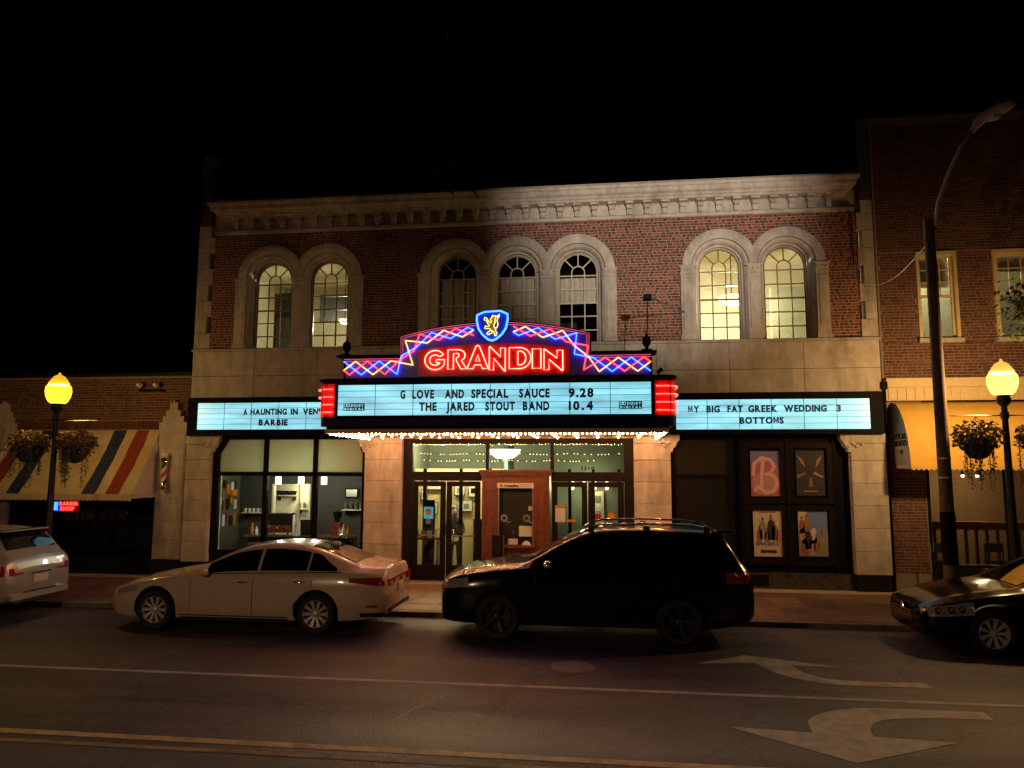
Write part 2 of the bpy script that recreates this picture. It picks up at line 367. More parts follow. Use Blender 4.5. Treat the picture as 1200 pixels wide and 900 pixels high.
# kerb stones and pavers
sw = MB().box(-60, 40, KY+.16, YF+.6, -.2, SWZ-.012).build('sidewalk', M['mortar2']); tag(sw, kind='structure')
kb = MB().box(-60, 40, KY+.01, KY+.15, -.2, SWZ-.02).build('kerb', M['kerb']); tag(kb, kind='structure')
km = MB().cbox(-.745, .745, 0, .15, -.1, SWZ, .015).mesh('kerb_stone', M['kerb'])
for i in range(22): link('kerb_stone', km, kb, (-18.5+i*1.5, KY, 0))
pm = MB().cbox(-.297, .297, -.297, .297, -.06, 0, .004).mesh('paver', M['paving'])
n = 0
for j in range(5):
    for i in range(52):
        x = -18.6+i*.6; y = KY+.2+.3+j*.6
        if j == 4 or True:
            o = link('paver', pm, sw, (x, y, SWZ-.002+random.uniform(-.003, .003)), rot=(random.uniform(-.004, .004), random.uniform(-.004, .004), 0)); n += 1
bd = MB()
for i in range(80): bd.box(-18.6+i*.4+.004, -18.6+i*.4+.396, KY+3.21, YF+.02, -.05, SWZ+random.uniform(-.002, .003))
tag(bd.build('border_brick', M['mortar'], sw), kind='stuff')
# near side sidewalk
ns = MB().box(-60, 40, -6, 1.6, -.2, .1).build('near_sidewalk', M['kerb']); tag(ns, kind='structure')
mh = empty('manhole_cover', (-.49, 10.66, .004), 'round iron manhole cover in the lane in front of the black car', 'manhole cover')
MB().lathe([(.33,0),(.33,.006),(.30,.008)], (-.49,10.66,.002), 28).build('rim', M['kerb'], mh)
b = MB().lathe([(.295,0),(.295,.012),(.28,.014)], (-.49,10.66,.002), 28)
for i in range(-5, 6):
    for j in range(-5, 6):
        if i*i+j*j < 26: b.box(-.49+i*.05-.016, -.49+i*.05+.016, 10.66+j*.05-.016, 10.66+j*.05+.016, .014, .02)
b.build('lid', M['iron'], mh)

# ================================================================ BRICKWORK
def bricks(wall, x0, x1, z0, z1, y, m1, m2, skip=None, singles=None, flemish=True, yb=None, parts=None):
    """flemish bond; single bricks inside the box 'singles' (x0,x1,z0,z1), the rest one stuff part"""
    run = MB(); hd = MB(); c = .0677; j = .0135
    sm = MB().cbox(-.1, .1, -.0, .03, 0, c-j, .003).mesh('brick', M['brick']); hm = MB().cbox(-.046, .046, 0, .03, 0, c-j, .003).mesh('brick', M['brick_dark'])
    row = 0; z = z0; cnt = 0
    while z+c-j <= z1+1e-6:
        x = x0-(.155 if row % 2 else 0)-random.uniform(0, .30); k = row % 2
        while x < x1:
            w = .2 if k % 2 == 0 else .092
            a, e = max(x, x0), min(x+w, x1)
            if e-a > .03 and not (skip and (skip(a, z) or skip(e, z) or skip(a, z+c-j) or skip(e, z+c-j))):
                yy = y-random.uniform(.004, .009)
                if singles and singles[0] < a and e < singles[1] and singles[2] < z < singles[3] and cnt < 300 and e-a > w-.002:
                    link('brick', sm if k % 2 == 0 else hm, parts, ((a+e)/2, yy, z)); cnt += 1
                else: (run if k % 2 == 0 else hd).cbox(a, e, yy, y+.02, z, z+c-j, .003)
            x += w+j; k += 1
        z += c; row += 1
    for bb, mm in ((run, m1), (hd, m2)):
        if bb.v: tag(bb.build('brickwork', mm, wall, fix=False), kind='stuff')
    return cnt
M['brick_dark'] = mat('header_brick', (.09, .03, .022), .8, .25, 18, .4, 120, rnd=.4)

# ================================================================ THEATRE
T = empty('theatre_building', (-2.1, YF, 0), 'two storey brick and stone theatre with seven arched upper windows and a deep cornice', 'theatre')
XL, XR = -10.4, 6.21
GC = [(-8.39, -6.89), (-3.6, -2.1, -.6), (2.75, 4.25)]        # window centres
ALLC = [c for g in GC for c in g]
SP, SILL = 7.53, 5.76
def in_open(x, z, r=.62):
    for c in ALLC:
        d = abs(x-c)
        if d < r and (SILL < z <= SP or (z > SP and math.hypot(d, z-SP) < r)): return True
    return False
# backing wall (mortar) with the arched openings left out
w = MB(); xs = [-9.97]
while xs[-1] < 5.83: xs.append(round(xs[-1]+.04, 3))
for a, e in zip(xs[:-1], xs[1:]):
    m_ = (a+e)/2; c = min(ALLC, key=lambda c: abs(c-m_)); d = abs(m_-c)
    if d < .62:
        w.box(a, e, YF, YF+.25, SP+math.sqrt(.62**2-d*d), 8.85)
    else: w.box(a, e, YF, YF+.25, SILL, 8.85)
w.build('wall', M['mortar'], T)
MB().box(XL+.02, XR-.02, YF+.14, YF+.3, 8.8, 9.75).build('parapet', M['mortar'], T)
def skipb(x, z):
    for c in ALLC:
        d = abs(x-c)
        if d < .66 and z <= SP: return True
        if z > SP and math.hypot(d, z-SP) < .68: return True
    return False
bricks(T, -9.97, 5.85, 5.77, 8.74, YF, M['brickm'], M['headm'], skipb, (.34, 1.74, 7.0, 8.3), parts=T)
# side and rear walls, roof
MB().box(XL+.01, XL+.3, YF+.3, 32, 0, 9.3).box(XR-.3, XR-.01, YF+.3, 32, 0, 9.3).box(XL, XR, 31.9, 32.2, 0, 9.3).build('wall', M['brick2'], T)
MB().box(XL+.31, XR-.31, YF+.35, 31.8, 9.0, 9.2).build('roof', M['blackp'], T)
# arched surrounds -----------------------------------------------------------
def archpath(c, lo, n=26):
    """(x,z,nx,nz) from left foot over the arch to right foot, around radius 1 template"""
    pts = []
    pts.append((-1, lo)); 
    for i in range(n+1):
        t = math.pi-math.pi*i/n; pts.append((math.cos(t), 'a', math.sin(t)))
    pts.append((1, lo)); return pts
def sweep_arch(c, prof, jamb_to=None, n=26, clampx=None):
    """prof: list of (radius, y offset); jamb_to: z of the feet or None"""
    rows = []
    if jamb_to is not None: rows.append([(c-r, YF+y, jamb_to) for r, y in prof])
    for i in range(n+1):
        t = math.pi-math.pi*i/n; row = []
        for r, y in prof:
            rr = r
            if clampx and abs(math.cos(t))*r > clampx[0 if math.cos(t) < 0 else 1]: rr = clampx[0 if math.cos(t) < 0 else 1]/abs(math.cos(t))
            row.append((c+rr*math.cos(t), YF+y, SP+rr*math.sin(t)))
        rows.append(row)
    if jamb_to is not None: rows.append([(c+r, YF+y, jamb_to) for r, y in prof])
    return rows
OUT = [(.885,.02),(.885,-.09),(.87,-.10),(.68,-.10),(.66,-.085),(.655,-.05),(.645,-.05)]
INN = [(.66,-.05),(.60,-.05),(.585,-.035),(.56,.0),(.545,.05),(.54,.10),(.50,.11),(.495,.2),(.47,.2),(.47,.26)]
for g in GC:
    for i, c in enumerate(g):
        cl = (.75 if i > 0 else 9, .75 if i < len(g)-1 else 9)
        MB().grid(sweep_arch(c, OUT, None, 30, cl)).build('arch_moulding', M['stone'], T, smooth=40)
        MB().grid(sweep_arch(c, INN, SILL, 30)).build('window_surround', M['stone'], T, smooth=40)
    xs_ = [g[0]-.78]+[(a+e)/2 for a, e in zip(g[:-1], g[1:])]+[g[-1]+.78]
    for k, x in enumerate(xs_):
        hw = .15 if 0 < k < len(xs_)-1 else .145
        lo_, hi_ = x-hw, x+hw
        p = MB().cbox(lo_, hi_, YF-.10, YF+.02, SILL+.14, 7.33, .008).cbox(lo_+.05, hi_-.05, YF-.115, YF-.09, SILL+.24, 7.25, .012).build('pilaster', M['stone'], T)
        cb = MB().box(lo_-.02, hi_+.02, YF-.125, YF+.02, SILL, SILL+.07).box(lo_-.01, hi_+.01, YF-.112, YF+.02, SILL+.07, SILL+.14)
        cb.build('pilaster_base', M['stone'], T)
        cp = MB().box(lo_-.01, hi_+.01, YF-.113, YF+.02, 7.33, 7.36).box(lo_-.035, hi_+.035, YF-.14, YF+.02, 7.50, 7.535)
        cp.xprism([(YF+.02,7.36),(YF-.105,7.36),(YF-.115,7.42),(YF-.135,7.50),(YF+.02,7.50)], lo_, hi_)
        for q in range(3): cp.ball((lo_+.05+q*(hw-.05), YF-.125, 7.43+.015*(q == 1)), .032, .02, .035, 8, 5)
        cp.build('capital', M['stone'], T)
# windows ---------------------------------------------------------------------
YG = YF+.22
wn_ = [SILL+.05, 6.10, 6.44, 6.77, 7.11, 7.45]
pane_box = MB().box(-.148, .148, 0, .006, 0, .315).mesh('pane', M['oldglass'])
def ringpoly(r0, r1, t0, t1, n=6):
    return [(r1*math.cos(t0+(t1-t0)*i/n), r1*math.sin(t0+(t1-t0)*i/n)) for i in range(n+1)]+[(r0*math.cos(t1+(t0-t1)*i/n), r0*math.sin(t1+(t0-t1)*i/n)) for i in range(n+1)]
fan = [MB().prism(ringpoly(.17, .445, R(45*i)+.02, R(45*i+45)-.02), 0, .006).mesh('pane', M['oldglass']) for i in range(4)]
capp = MB().prism([(.145*math.cos(math.pi*i/8), .145*math.sin(math.pi*i/8)) for i in range(9)], 0, .006).mesh('pane', M['oldglass'])
def arched_window(c, mt, label=None):
    W = MB().grid(sweep_arch(c, [(.475,.20),(.475,.25),(.445,.25),(.445,.20)], SILL+.01, 30)).box(c-.47, c+.47, YG-.02, YG+.03, SILL+.005, SILL+.05)
    W = W.build('window', mt, T)
    if label: W['label'] = label
    base = ORG[W.name] = ORG[T.name]
    mu = MB(); t_ = .014
    for z in wn_[1:]:
        tt = .02 if abs(z-6.77) < .01 else t_
        mu.box(c-.446, c+.446, YG-.012, YG+.018, z-tt, z+tt)
    for s in (-1, 1): mu.box(c+s*.157-t_, c+s*.157+t_, YG-.015, YG+.015, SILL+.05, SP)
    mu.add(*_arc(c, .157, t_))
    for d in (45, 90, 135):
        a = R(d); ca, sa = math.cos(a), math.sin(a)
        mu.prism([(c+.16*ca-t_*sa, SP+.16*sa+t_*ca), (c+.16*ca+t_*sa, SP+.16*sa-t_*ca), (c+.45*ca+t_*sa, SP+.45*sa-t_*ca), (c+.45*ca-t_*sa, SP+.45*sa+t_*ca)], YG-.013, YG+.013)
    mu.build('muntin', mt, W)
    for i in range(5):
        for k in (-1, 0, 1): link('pane', pane_box, W, (c+k*.302, YG, wn_[i]+.01))
    for f in fan: link('pane', f, W, (c, YG, SP))
    link('pane', capp, W, (c, YG, SP))
    return W
def _arc(c, r, t_, n=12):
    vs = []; fs = []
    for i in range(n+1):
        a = math.pi*i/n
        for rr, yy in ((r-t_, YG-.015), (r+t_, YG-.015), (r+t_, YG+.015), (r-t_, YG+.015)): vs.append((c+rr*math.cos(a), yy, SP+rr*math.sin(a)))
    for i in range(n):
        for k in range(4): fs.append((i*4+k, i*4+(k+1) % 4, (i+1)*4+(k+1) % 4, (i+1)*4+k))
    return vs, fs
labs = ['dim arched window with a dark room behind, leftmost on the facade']
M['olive'] = mat('olive_sash_paint', (.17, .13, .055), .5, .1, 8)
for gi, g in enumerate(GC):
    for c in g: arched_window(c, [M['olive'], M['cream'], M['olive']][gi])
# rooms behind upper windows
def room(name, x0, x1, y1, z0, z1, mw, mc, y0=None, fl=True):
    y0 = y0 or YF+.3; t = .05; rm = empty(name, ((x0+x1)/2, y1, z0), parent=T)
    MB().box(x0, x1, y1, y1+t, z0, z1).box(x0-t, x0, y0, y1+t, z0, z1).box(x1, x1+t, y0, y1+t, z0, z1).build('interior_wall', mw, rm)
    MB().box(x0, x1, y0, y1, z1, z1+t).build('ceiling', mc, rm)
    if fl: MB().box(x0, x1, y0, y1, z0-t, z0).build('floor', M['floorin'], rm)
    return rm
r1 = room('left_room', -9.9, -5.3, 21.5, 5.0, 8.35, M['wallin'], M['ceilin'])
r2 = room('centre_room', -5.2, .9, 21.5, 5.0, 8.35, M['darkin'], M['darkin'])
r3 = room('right_room', 1.0, 6.0, 21.0, 5.0, 8.45, M['wallin'], M['ceilin'])
MB().box(-9.0, -8.0, 18.9, 19.0, 5.0, 7.55).build('door', M['darkin'], r1)
MB().box(-7.9, -6.1, 19.4, 19.5, 6.85, 7.6).build('roller_blind', M['darkin'], r1)
MB().box(-8.6, -8.15, 18.2, 18.28, 5.0, 6.7).build('post', M['greenin'], r1)
MB().box(4.3, 5.9, 19.3, 19.4, 5.0, 7.45).build('partition', mat('sage_partition', (.36, .38, .26), .9), r3)
for c in GC[1]:
    cu = MB()
    for z0_, z1_ in (((5.82, 7.46),) if c < -1 else ((6.80, 7.42),)):
        rows = []
        for j in range(7):
            z = z0_+(z1_-z0_)*j/6; rows.append([(c-.44+.88*i/24, YG+.10+.02*math.sin(i*1.7+c)+.02*math.sin(j*1.3+i*.3), z) for i in range(25)])
        cu.grid(rows)
    cu.build('curtain', M['curtain'], T)
def ceiling_lamp(x, y, z, r, w, label, cord=0):
    t = empty('pendant_lamp', (x, y, z), label, 'lamp')
    MB().lathe([(.02,-r*.55),(r*.6,-r*.5),(r,-.15*r),(r,.1*r),(r*.3,.25*r)], (x, y, z), 20).build('lamp_shade', M['shade'], t, smooth=True)
    if cord: MB().tube([(x, y, z+r*.2), (x, y, z+cord)], .012, 6).build('cord', M['blackp'], t)
    point('lamp_light', (x, y, z-r*.75), w, (1, .86, .58), .15, t)
ceiling_lamp(-6.98, 18.9, 6.75, .16, 300, 'bright white lamp glowing behind the second arched window from the left', 1.6)
ceiling_lamp(3.25, 18.9, 7.1, .34, 620, 'wide round lamp glowing behind the arched window right of the sign', 1.3)
# quoins ----------------------------------------------------------------------
z = SILL; k = 0
while z < 8.98:
    h = .42
    if z+h > 9.0: h = 9.0-z
    MB().cbox(XL, -10.09 if k % 2 else -9.97, YF-.04, YF+.2, z+.004, z+h-.004, .008).build('quoin', M['stone'], T)
    MB().cbox(5.96 if k % 2 else 5.85, XR, YF-.04, YF+.2, z+.004, z+h-.004, .008).build('quoin', M['stone'], T)
    z += h; k += 1
MB().box(XL, XL+.32, YF-.03, YF+.2, 9.0, 10.9).build('parapet_pier', M['stone_shade'], T); MB().box(XR-.26, XR, YF-.03, YF+.2, 9.0, 11.0).build('parapet_pier', M['stone_shade'], T)
# cornice ---------------------------------------------------------------------
def ringbox(prof, x0, x1, yb):
    """mitred moulding: prof (projection, z) around three sides"""
    vs = []; fs = []
    for p, z in prof: vs += [(x0-p, yb, z), (x0-p, YF-p, z), (x1+p, YF-p, z), (x1+p, yb, z)]
    m_ = len(prof)
    for i in range(m_-1):
        for k in range(3): fs.append((i*4+k, i*4+k+1, (i+1)*4+k+1, (i+1)*4+k))
    fs.append((0, 1, 2, 3)); fs.append(tuple((m_-1)*4+k for k in (3, 2, 1, 0)))
    return vs, fs
cor = MB().add(*ringbox([(.10,8.735),(.12,8.75),(.12,8.81),(.09,8.84)], -9.45, 5.32, YF+.1)).build('cornice', M['stone2'], T)
ORG[cor.name] = ORG[T.name]
MB().box(-9.47, 5.34, YF-.02, YF+.1, 8.842, 9.16).build('frieze', M['stone2'], cor)
MB().add(*ringbox([(.30,9.122),(.32,9.14),(.32,9.17),(.36,9.19),(.38,9.23),(.45,9.27),(.46,9.36),(.50,9.38),(.52,9.44),(.50,9.47),(.40,9.48)], -9.45, 5.32, YF+.1)).build('crown_moulding', M['stone2'], cor)
br = MB().prism([(-.055,0),(.055,0),(.06,.13),(.075,.20),(.09,.27),(-.09,.27),(-.075,.20),(-.06,.13)], -.12, .0).box(-.065, .065, -.20, -.12, .12, .20).box(-.10, .10, -.26, .0, .235, .279).mesh('bracket', M['stone2'])
nb = 36
for i in range(nb): link('bracket', br, cor, (-9.36+i*(14.6/(nb-1)), YF-.015, 8.842))
# belt courses of large stones ---------------------------------------------------
MB().cbox(XL-.02, XR+.02, YF-.09, YF+.2, 5.69, 5.755, .01).build('sill_course', M['stone'], T)
for (z0, z1, wds) in ((5.06, 5.688, 1.66), (4.3, 5.052, 1.66)):
    for i in range(10): MB().cbox(XL+i*1.661+.003, XL+(i+1)*1.661-.003, YF-.05, YF+.2, z0, z1, .006).build('stone_block', M['stone'], T)
# piers -----------------------------------------------------------------------
PI = [(-10.42,-9.75), (-5.78,-4.85), (.66,1.5), (5.46,6.21)]
for x0, x1 in PI:
    z = .46; hs = [.50,.50,.50,.50,.50,.38]; x0 += .002
    for h in hs:
        MB().cbox(x0, x1, YF-.10, YF+.5, z+.003, z+h-.003, .006).build('stone_block', M['stone'], T); z += h
    MB().cbox(x0-.0, x1+.0, YF-.12, YF+.5, z+.002, 3.56, .01).build('stone_block', M['stone'], T)
    MB().cbox(x0+.01, x1-.01, YF-.09, YF+.5, .09, .458, .01).build('base_block', M['base'], T)
# carved corbels into the openings
def corbel(x, s):
    """s=+1 grows to the right of x"""
    pr = [(x, 3.14), (x+s*.05, 3.15), (x+s*.06, 3.22), (x+s*.12, 3.27), (x+s*.16, 3.38), (x+s*.21, 3.42), (x+s*.22, 3.56), (x, 3.56)]
    c = MB().prism(pr if s > 0 else pr[::-1], YF-.115, YF+.12)
    for i in range(7): c.ball((x-s*.25+s*i*.06, YF-.125, 3.32+.05*math.sin(i*2.1)), .035, .02, .035, 7, 5)
    c.build('corbel', M['stone'], T)
for x, s in ((-9.75, 1), (-5.78, -1), (-4.85, 1) if 0 else (1.5, 1), (5.46, -1)): corbel(x, s)
# head of the openings behind the signs
MB().box(-9.9, XR-.15, YF+.02, YF+.5, 3.56, 4.3).build('lintel', M['blackp'], T)
MB().cbox(-4.86, .67, YF-.06, YF+.12, 3.47, 3.58, .01).build('door_head', M['gold'], T)

# ================================================================ CAFE FRONT (left bay)
S1 = empty('shopfront', (-7.77, YF, .1), parent=T)
MB().box(-9.76, -5.79, YF+.04, YF+.16, .09, .66).build('bulkhead', M['base'], S1)
f = MB()
yf0, yf1 = YF+.02, YF+.14
f.prism([(-9.76,.66),(-9.58,.66),(-9.58,3.1),(-9.36,3.46),(-9.36,3.56),(-9.76,3.56)], yf0, yf1)
f.prism([(-5.79,.66),(-5.88,.66),(-5.88,3.1),(-6.03,3.46),(-6.03,3.56),(-5.79,3.56)], yf0, yf1)
f.box(-9.58, -5.88, yf0+.002, yf1, .66, .74).box(-9.58, -5.88, yf0+.004, yf1, 2.56, 2.66).box(-9.36, -6.03, yf0+.002, yf1, 3.46, 3.56)
for x in (-8.36, -7.08): f.box(x-.055, x+.055, yf0-.004, yf1, .74, 3.46)
f.build('frame', M['blackp'], S1)
for a, e in ((-9.6,-8.4),(-8.32,-7.12),(-7.04,-5.86)):
    MB().box(a, e, YF+.08, YF+.09, .72, 2.58).build('glass_pane', M['glass'], S1)
    MB().prism([(a,2.65),(e,2.65),(e,3.1 if e > -6 else 3.47),(e-.15 if e > -6 else e,3.47),(a+(.2 if a < -9 else 0),3.47),(a,3.15 if a < -9 else 3.47)], YF+.08, YF+.09).build('transom_pane', M['frost'], S1)
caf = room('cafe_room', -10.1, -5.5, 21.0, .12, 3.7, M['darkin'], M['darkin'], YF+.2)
YB = 19.4; KX0, KX1 = -9.08, -7.98
MB().box(-10.1, KX0, YB, YB+.1, .12, 3.6).box(KX1, -5.5, YB, YB+.1, .12, 3.6).box(KX0, KX1, YB, YB+.1, 2.32, 3.6).build('partition', M['darkin'], caf)
MB().box(-10.0, -7.3, 20.6, 20.65, .12, 3.2).build('interior_wall', M['ceilin'], caf)
M['olivewall'] = mat('olive_wall', (.075, .075, .05), .85, .3, 3)
MB().box(-10.06, -10.02, 17.7, YB, .12, 3.4).build('side_wall', M['olivewall'], caf)
MB().box(KX0, KX0+.05, YB-.02, YB+.12, .12, 2.32).box(KX1-.05, KX1, YB-.02, YB+.12, .12, 2.32).box(-8.42, -8.38, YB+.2, YB+.24, 1.3, 2.32).build('hatch_frame', M['cream'], caf)
kl = empty('strip_light', (-8.5, 20.2, 2.3), 'small lit strip light over the back shelves of the cafe', 'lamp')
MB().box(-8.8, -8.2, 20.2, 20.26, 2.30, 2.33).build('tube', M['shade'], kl); point('lamp_light', (-8.5, 20.1, 2.2), 40, (1, .88, .6), .2, kl)
for i, x in enumerate((-8.28, -7.67, -7.06)):
    y = 18.0; t = empty('pendant_lamp', (x, y, 2.45), 'small glowing cylinder pendant in the cafe window, %s of the three' % ['leftmost', 'middle one', 'rightmost'][i], 'lamp', 'pendants in the cafe window')
    MB().lathe([(.07,2.34),(.075,2.36),(.075,2.52),(.065,2.54)], (x, y, 0), 16).build('lamp_shade', M['shade'], t, smooth=40)
    MB().tube([(x, y, 2.54), (x, y, 3.6)], .008, 6).build('cord', M['blackp'], t)
    point('lamp_light', (x, y, 2.62), 44, (1, .86, .62), .08, t); point('lamp_light', (x, y, 2.26), 10, (1, .82, .55), .08, t)
def shelf(x0, x1, y, z, label):
    t = empty('shelf', ((x0+x1)/2, y, z), label, 'shelf')
    MB().box(x0, x1, y-.22, y, z-.03, z).build('board', M['cream'], t)
    for x in (x0+.06, x1-.09): MB().box(x, x+.03, y-.18, y, z-.15, z-.03).build('bracket', M['frame'], t)
    return t
cup = MB().lathe([(.03,0),(.045,.10),(.04,.10)], (0,0,0), 12).mesh('cup', M['paper'])
dcup = MB().lathe([(.035,0),(.055,.12),(.04,.12)], (0,0,0), 12).mesh('cup', M['frame'])
jar = MB().lathe([(.05,0),(.05,.13),(.03,.15),(.03,.18),(.0,.18)], (0,0,0), 12).mesh('jar', M['steel'])
ORDN = ['first', 'second', 'third', 'fourth', 'fifth', 'sixth']
shelf(-9.45, -8.85, 20.6, 1.98, 'upper shelf of dark cups in the lit recess behind the cafe counter')
shelf(-8.82, -8.3, 20.6, 1.60, 'lower shelf with metal jars in the lit recess behind the cafe counter')
for i in range(6): tag(link('cup', dcup, None, (-9.40+i*.1, 20.48, 1.98)), '%s dark cup from the left on the upper lit cafe shelf' % ORDN[i], 'cup', 'dark cups on the upper cafe shelf')
for i in range(3): tag(link('jar', jar, None, (-8.76+i*.17, 20.48, 1.60)), '%s metal jar from the left on the lower lit shelf of the cafe' % ORDN[i], 'jar', 'jars on the lower cafe shelf')
ct = empty('counter', (-8.0, 18.7, .12), 'dark cafe counter under the pendants with a pale edge', 'counter')
MB().box(-9.3, -6.5, 18.5, 19.0, .12, .98).build('body', M['blackp'], ct); MB().box(-9.35, -6.45, 18.44, 19.03, .98, 1.02).build('top', M['steel'], ct)
shelf(-9.85, -9.22, YB, 1.56, 'shelf of white cups on the dark cafe wall left of the recess')
for i in range(5): tag(link('cup', cup, None, (-9.78+i*.12, YB-.12, 1.56)), '%s white cup from the left on the shelf left of the cafe recess' % ORDN[i], 'cup', 'white cups left of the cafe recess')
shelf(-7.0, -6.3, YB, 1.66, 'shelf of tins on the dark cafe wall right of the recess')
for i in range(5): tag(link('jar', jar, None, (-6.93+i*.14, YB-.12, 1.66)), '%s metal tin from the left on the shelf right of the cafe recess' % ORDN[i], 'jar', 'tins right of the cafe recess')
def espresso(x, lab):
    em = empty('espresso_machine', (x, 18.7, 1.02), lab, 'coffee machine')
    MB().box(x-.33, x+.33, 18.55, 18.95, 1.08, 1.26).build('body', M['dullred'], em); MB().box(x-.3, x+.3, 18.6, 18.95, 1.26, 1.56).build('boiler', M['frame'], em)
    MB().box(x-.28, x+.28, 18.62, 18.9, 1.56, 1.58).build('cup_tray', M['steel'], em)
    for i in range(3): MB().tube([(x-.23+i*.23, 18.55, 1.24), (x-.23+i*.23, 18.49, 1.18), (x-.23+i*.23, 18.43, 1.2)], .02, 8).build('spout', M['chrome'], em)
    for dx in (-.28, .24):
        for y in (18.57, 18.88): MB().box(x+dx, x+dx+.04, y, y+.04, 1.02, 1.08).build('foot', M['chrome'], em)
M['dullred'] = mat('dull_red_enamel', (.22, .03, .02), .35, .2, 9)
espresso(-8.5, 'red and dark espresso machine on the cafe counter')
tag(MB().box(-7.95, -7.6, 18.6, 18.9, 1.02, 1.42).build('box', M['frame'], org=(-7.8, 18.7, 1.02)), 'dark box on the cafe counter right of the espresso machine', 'box')
for i in range(2):
    h = .52-.12*i; tag(MB().lathe([(.05,0),(.035,h*.5),(.045,h*.5),(.03,h)], (-8.08+i*.14, 18.6, 1.02), 12).build('cup_stack', M['paper'], smooth=40, org=(-8.08+i*.14, 18.6, 1.02)), ['tall stack of paper cups beside the espresso machine', 'shorter stack of paper cups on the cafe counter'][i], 'cup stack')
gr = empty('coffee_grinder', (-6.95, 18.7, 1.02), 'dark red grinder with a round hopper at the right end of the cafe counter', 'grinder')
MB().box(-7.07, -6.83, 18.6, 18.85, 1.02, 1.36).build('body', M['dullred'], gr); MB().lathe([(.05,1.36),(.12,1.56),(.12,1.62),(.02,1.64)], (-6.95,18.72,0), 14).build('hopper', M['blackp'], gr)
bt_ = (('white bottle near the right end of the cafe counter', -6.72, .3, 'paper'), ('steel bottle beside the grinder on the cafe counter', -6.82, .24, 'steel'), ('amber bottle at the right edge of the cafe counter', -6.6, .26, 'amber'),
       ('amber bottle at the left of the cafe counter', -9.2, .3, 'amber'), ('white bottle at the left of the cafe counter', -9.08, .22, 'paper'), ('dark bottle behind the cup stacks on the cafe counter', -7.5, .3, 'frame'))
for lb, x, h, mm in bt_: tag(MB().lathe([(.045,0),(.045,h*.6),(.018,h*.75),(.018,h),(.0,h)], (x, 18.55, 1.02), 12).build('bottle', M[mm], smooth=40, org=(x, 18.55, 1.02)), lb, 'bottle')
cols = ['paper', 'frame', 'steel', 'plate', 'amber', 'frame', 'dullred', 'paper']
cn = ['white', 'dark', 'steel', 'pale grey', 'amber', 'black', 'red', 'cream']
whr = ['nearest the street', 'second from the street', 'third from the street', 'fourth from the street', 'fifth from the street', 'sixth from the street', 'deepest in the room']
for i in range(21):
    r_, k = divmod(i, 7); y = 17.85+.2*k; z = 2.42-r_*.42-.05*((i*5) % 3); h = .20+.05*(i % 3)
    tag(MB().box(-10.015, -9.985, y, y+.09+.03*(i % 2), z-h, z).build('hanging_card', M[cols[i*3 % 8]], org=(-10, y, z-h)), '%s card in the %s row on the cafe side wall, %s' % (cn[i*3 % 8], ['top', 'middle', 'bottom'][r_], whr[k]), 'card', 'cards hung on the cafe side wall')
tag(MB().box(-10.0, -9.86, 18.7, 18.95, 2.02, 2.16).build('wall_box', M['amber'], org=(-9.9,18.8,2)), 'orange box fixed high on the cafe side wall', 'box')
pc = empty('wall_menu', (-6.8, YB-.02, 2.0), 'framed dark menu hanging high on the right of the cafe wall', 'menu')
MB().box(-7.0, -6.62, YB-.04, YB-.01, 1.95, 2.22).build('frame', M['frame'], pc); MB().box(-6.96, -6.66, YB-.05, YB-.041, 1.99, 2.18).build('sheet', M['steel'], pc)
bn = empty('window_dome', (-6.5, 17.9, 1.0), 'round chrome dome on a dark plinth inside the right cafe window', 'ornament')
MB().ball((-6.5, 17.95, 1.05), .12, .1, .1, 14, 8).build('dome', M['chrome'], bn, smooth=True); MB().box(-6.65, -6.35, 17.85, 18.05, .12, .95).build('plinth', M['blackp'], bn)
def stool(x, y, lab):
    t = empty('bar_stool', (x, y, .12), lab, 'stool')
    MB().lathe([(.15,.80),(.17,.83),(.15,.86)], (x, y, 0), 14).build('seat', M['dullred'], t)
    for k in range(4): a = R(45+90*k); MB().tube([(x+.18*math.cos(a), y+.18*math.sin(a), .12), (x+.1*math.cos(a), y+.1*math.sin(a), .8)], .014, 6).build('leg', M['steel'], t)
stool(-8.9, 18.1, 'red topped stool at the left of the cafe counter'); stool(-7.4, 18.1, 'red topped stool at the right of the cafe counter')
# ================================================================ LETTERING
_ch = {}
def char_mesh(ch, size, m, bold=.012, depth=.006):
    key = (ch, size, m.name)
    if key in _ch: return _ch[key]
    if ch == 'M':
        h = size*.73; w_ = h*.86; s_ = h*.19; b_ = MB()
        b_.prism([(0,0),(0,h),(s_*1.1,h),(w_/2,h*.42),(w_-s_*1.1,h),(w_,h),(w_,0),(w_-s_,0),(w_-s_,h*.66),(w_/2+s_*.3,h*.14),(w_/2-s_*.3,h*.14),(s_,h*.66),(s_,0)], -depth, depth)
        _ch[key] = (b_.mesh('letter', m), w_); return _ch[key]
    cu = bpy.data.curves.new('letter', 'FONT'); cu.body = ch; cu.size = size; cu.extrude = depth; cu.offset = bold*size*1.6; cu.resolution_u = 3
    ob = bpy.data.objects.new('letter', cu); COL.objects.link(ob)
    dg = bpy.context.evaluated_depsgraph_get(); dg.update()
    me = bpy.data.meshes.new_from_object(ob.evaluated_get(dg)); bpy.data.objects.remove(ob); bpy.data.curves.remove(cu)
    me.name = 'letter'; xs_ = [v.co.x for v in me.vertices]; x0 = min(xs_); x1 = max(xs_)
    for v in me.vertices: v.co = (v.co.x-x0, -v.co.z, v.co.y)     # stand up, facing -y
    me.materials.clear(); me.materials.append(m); _ch[key] = (me, x1-x0); return _ch[key]
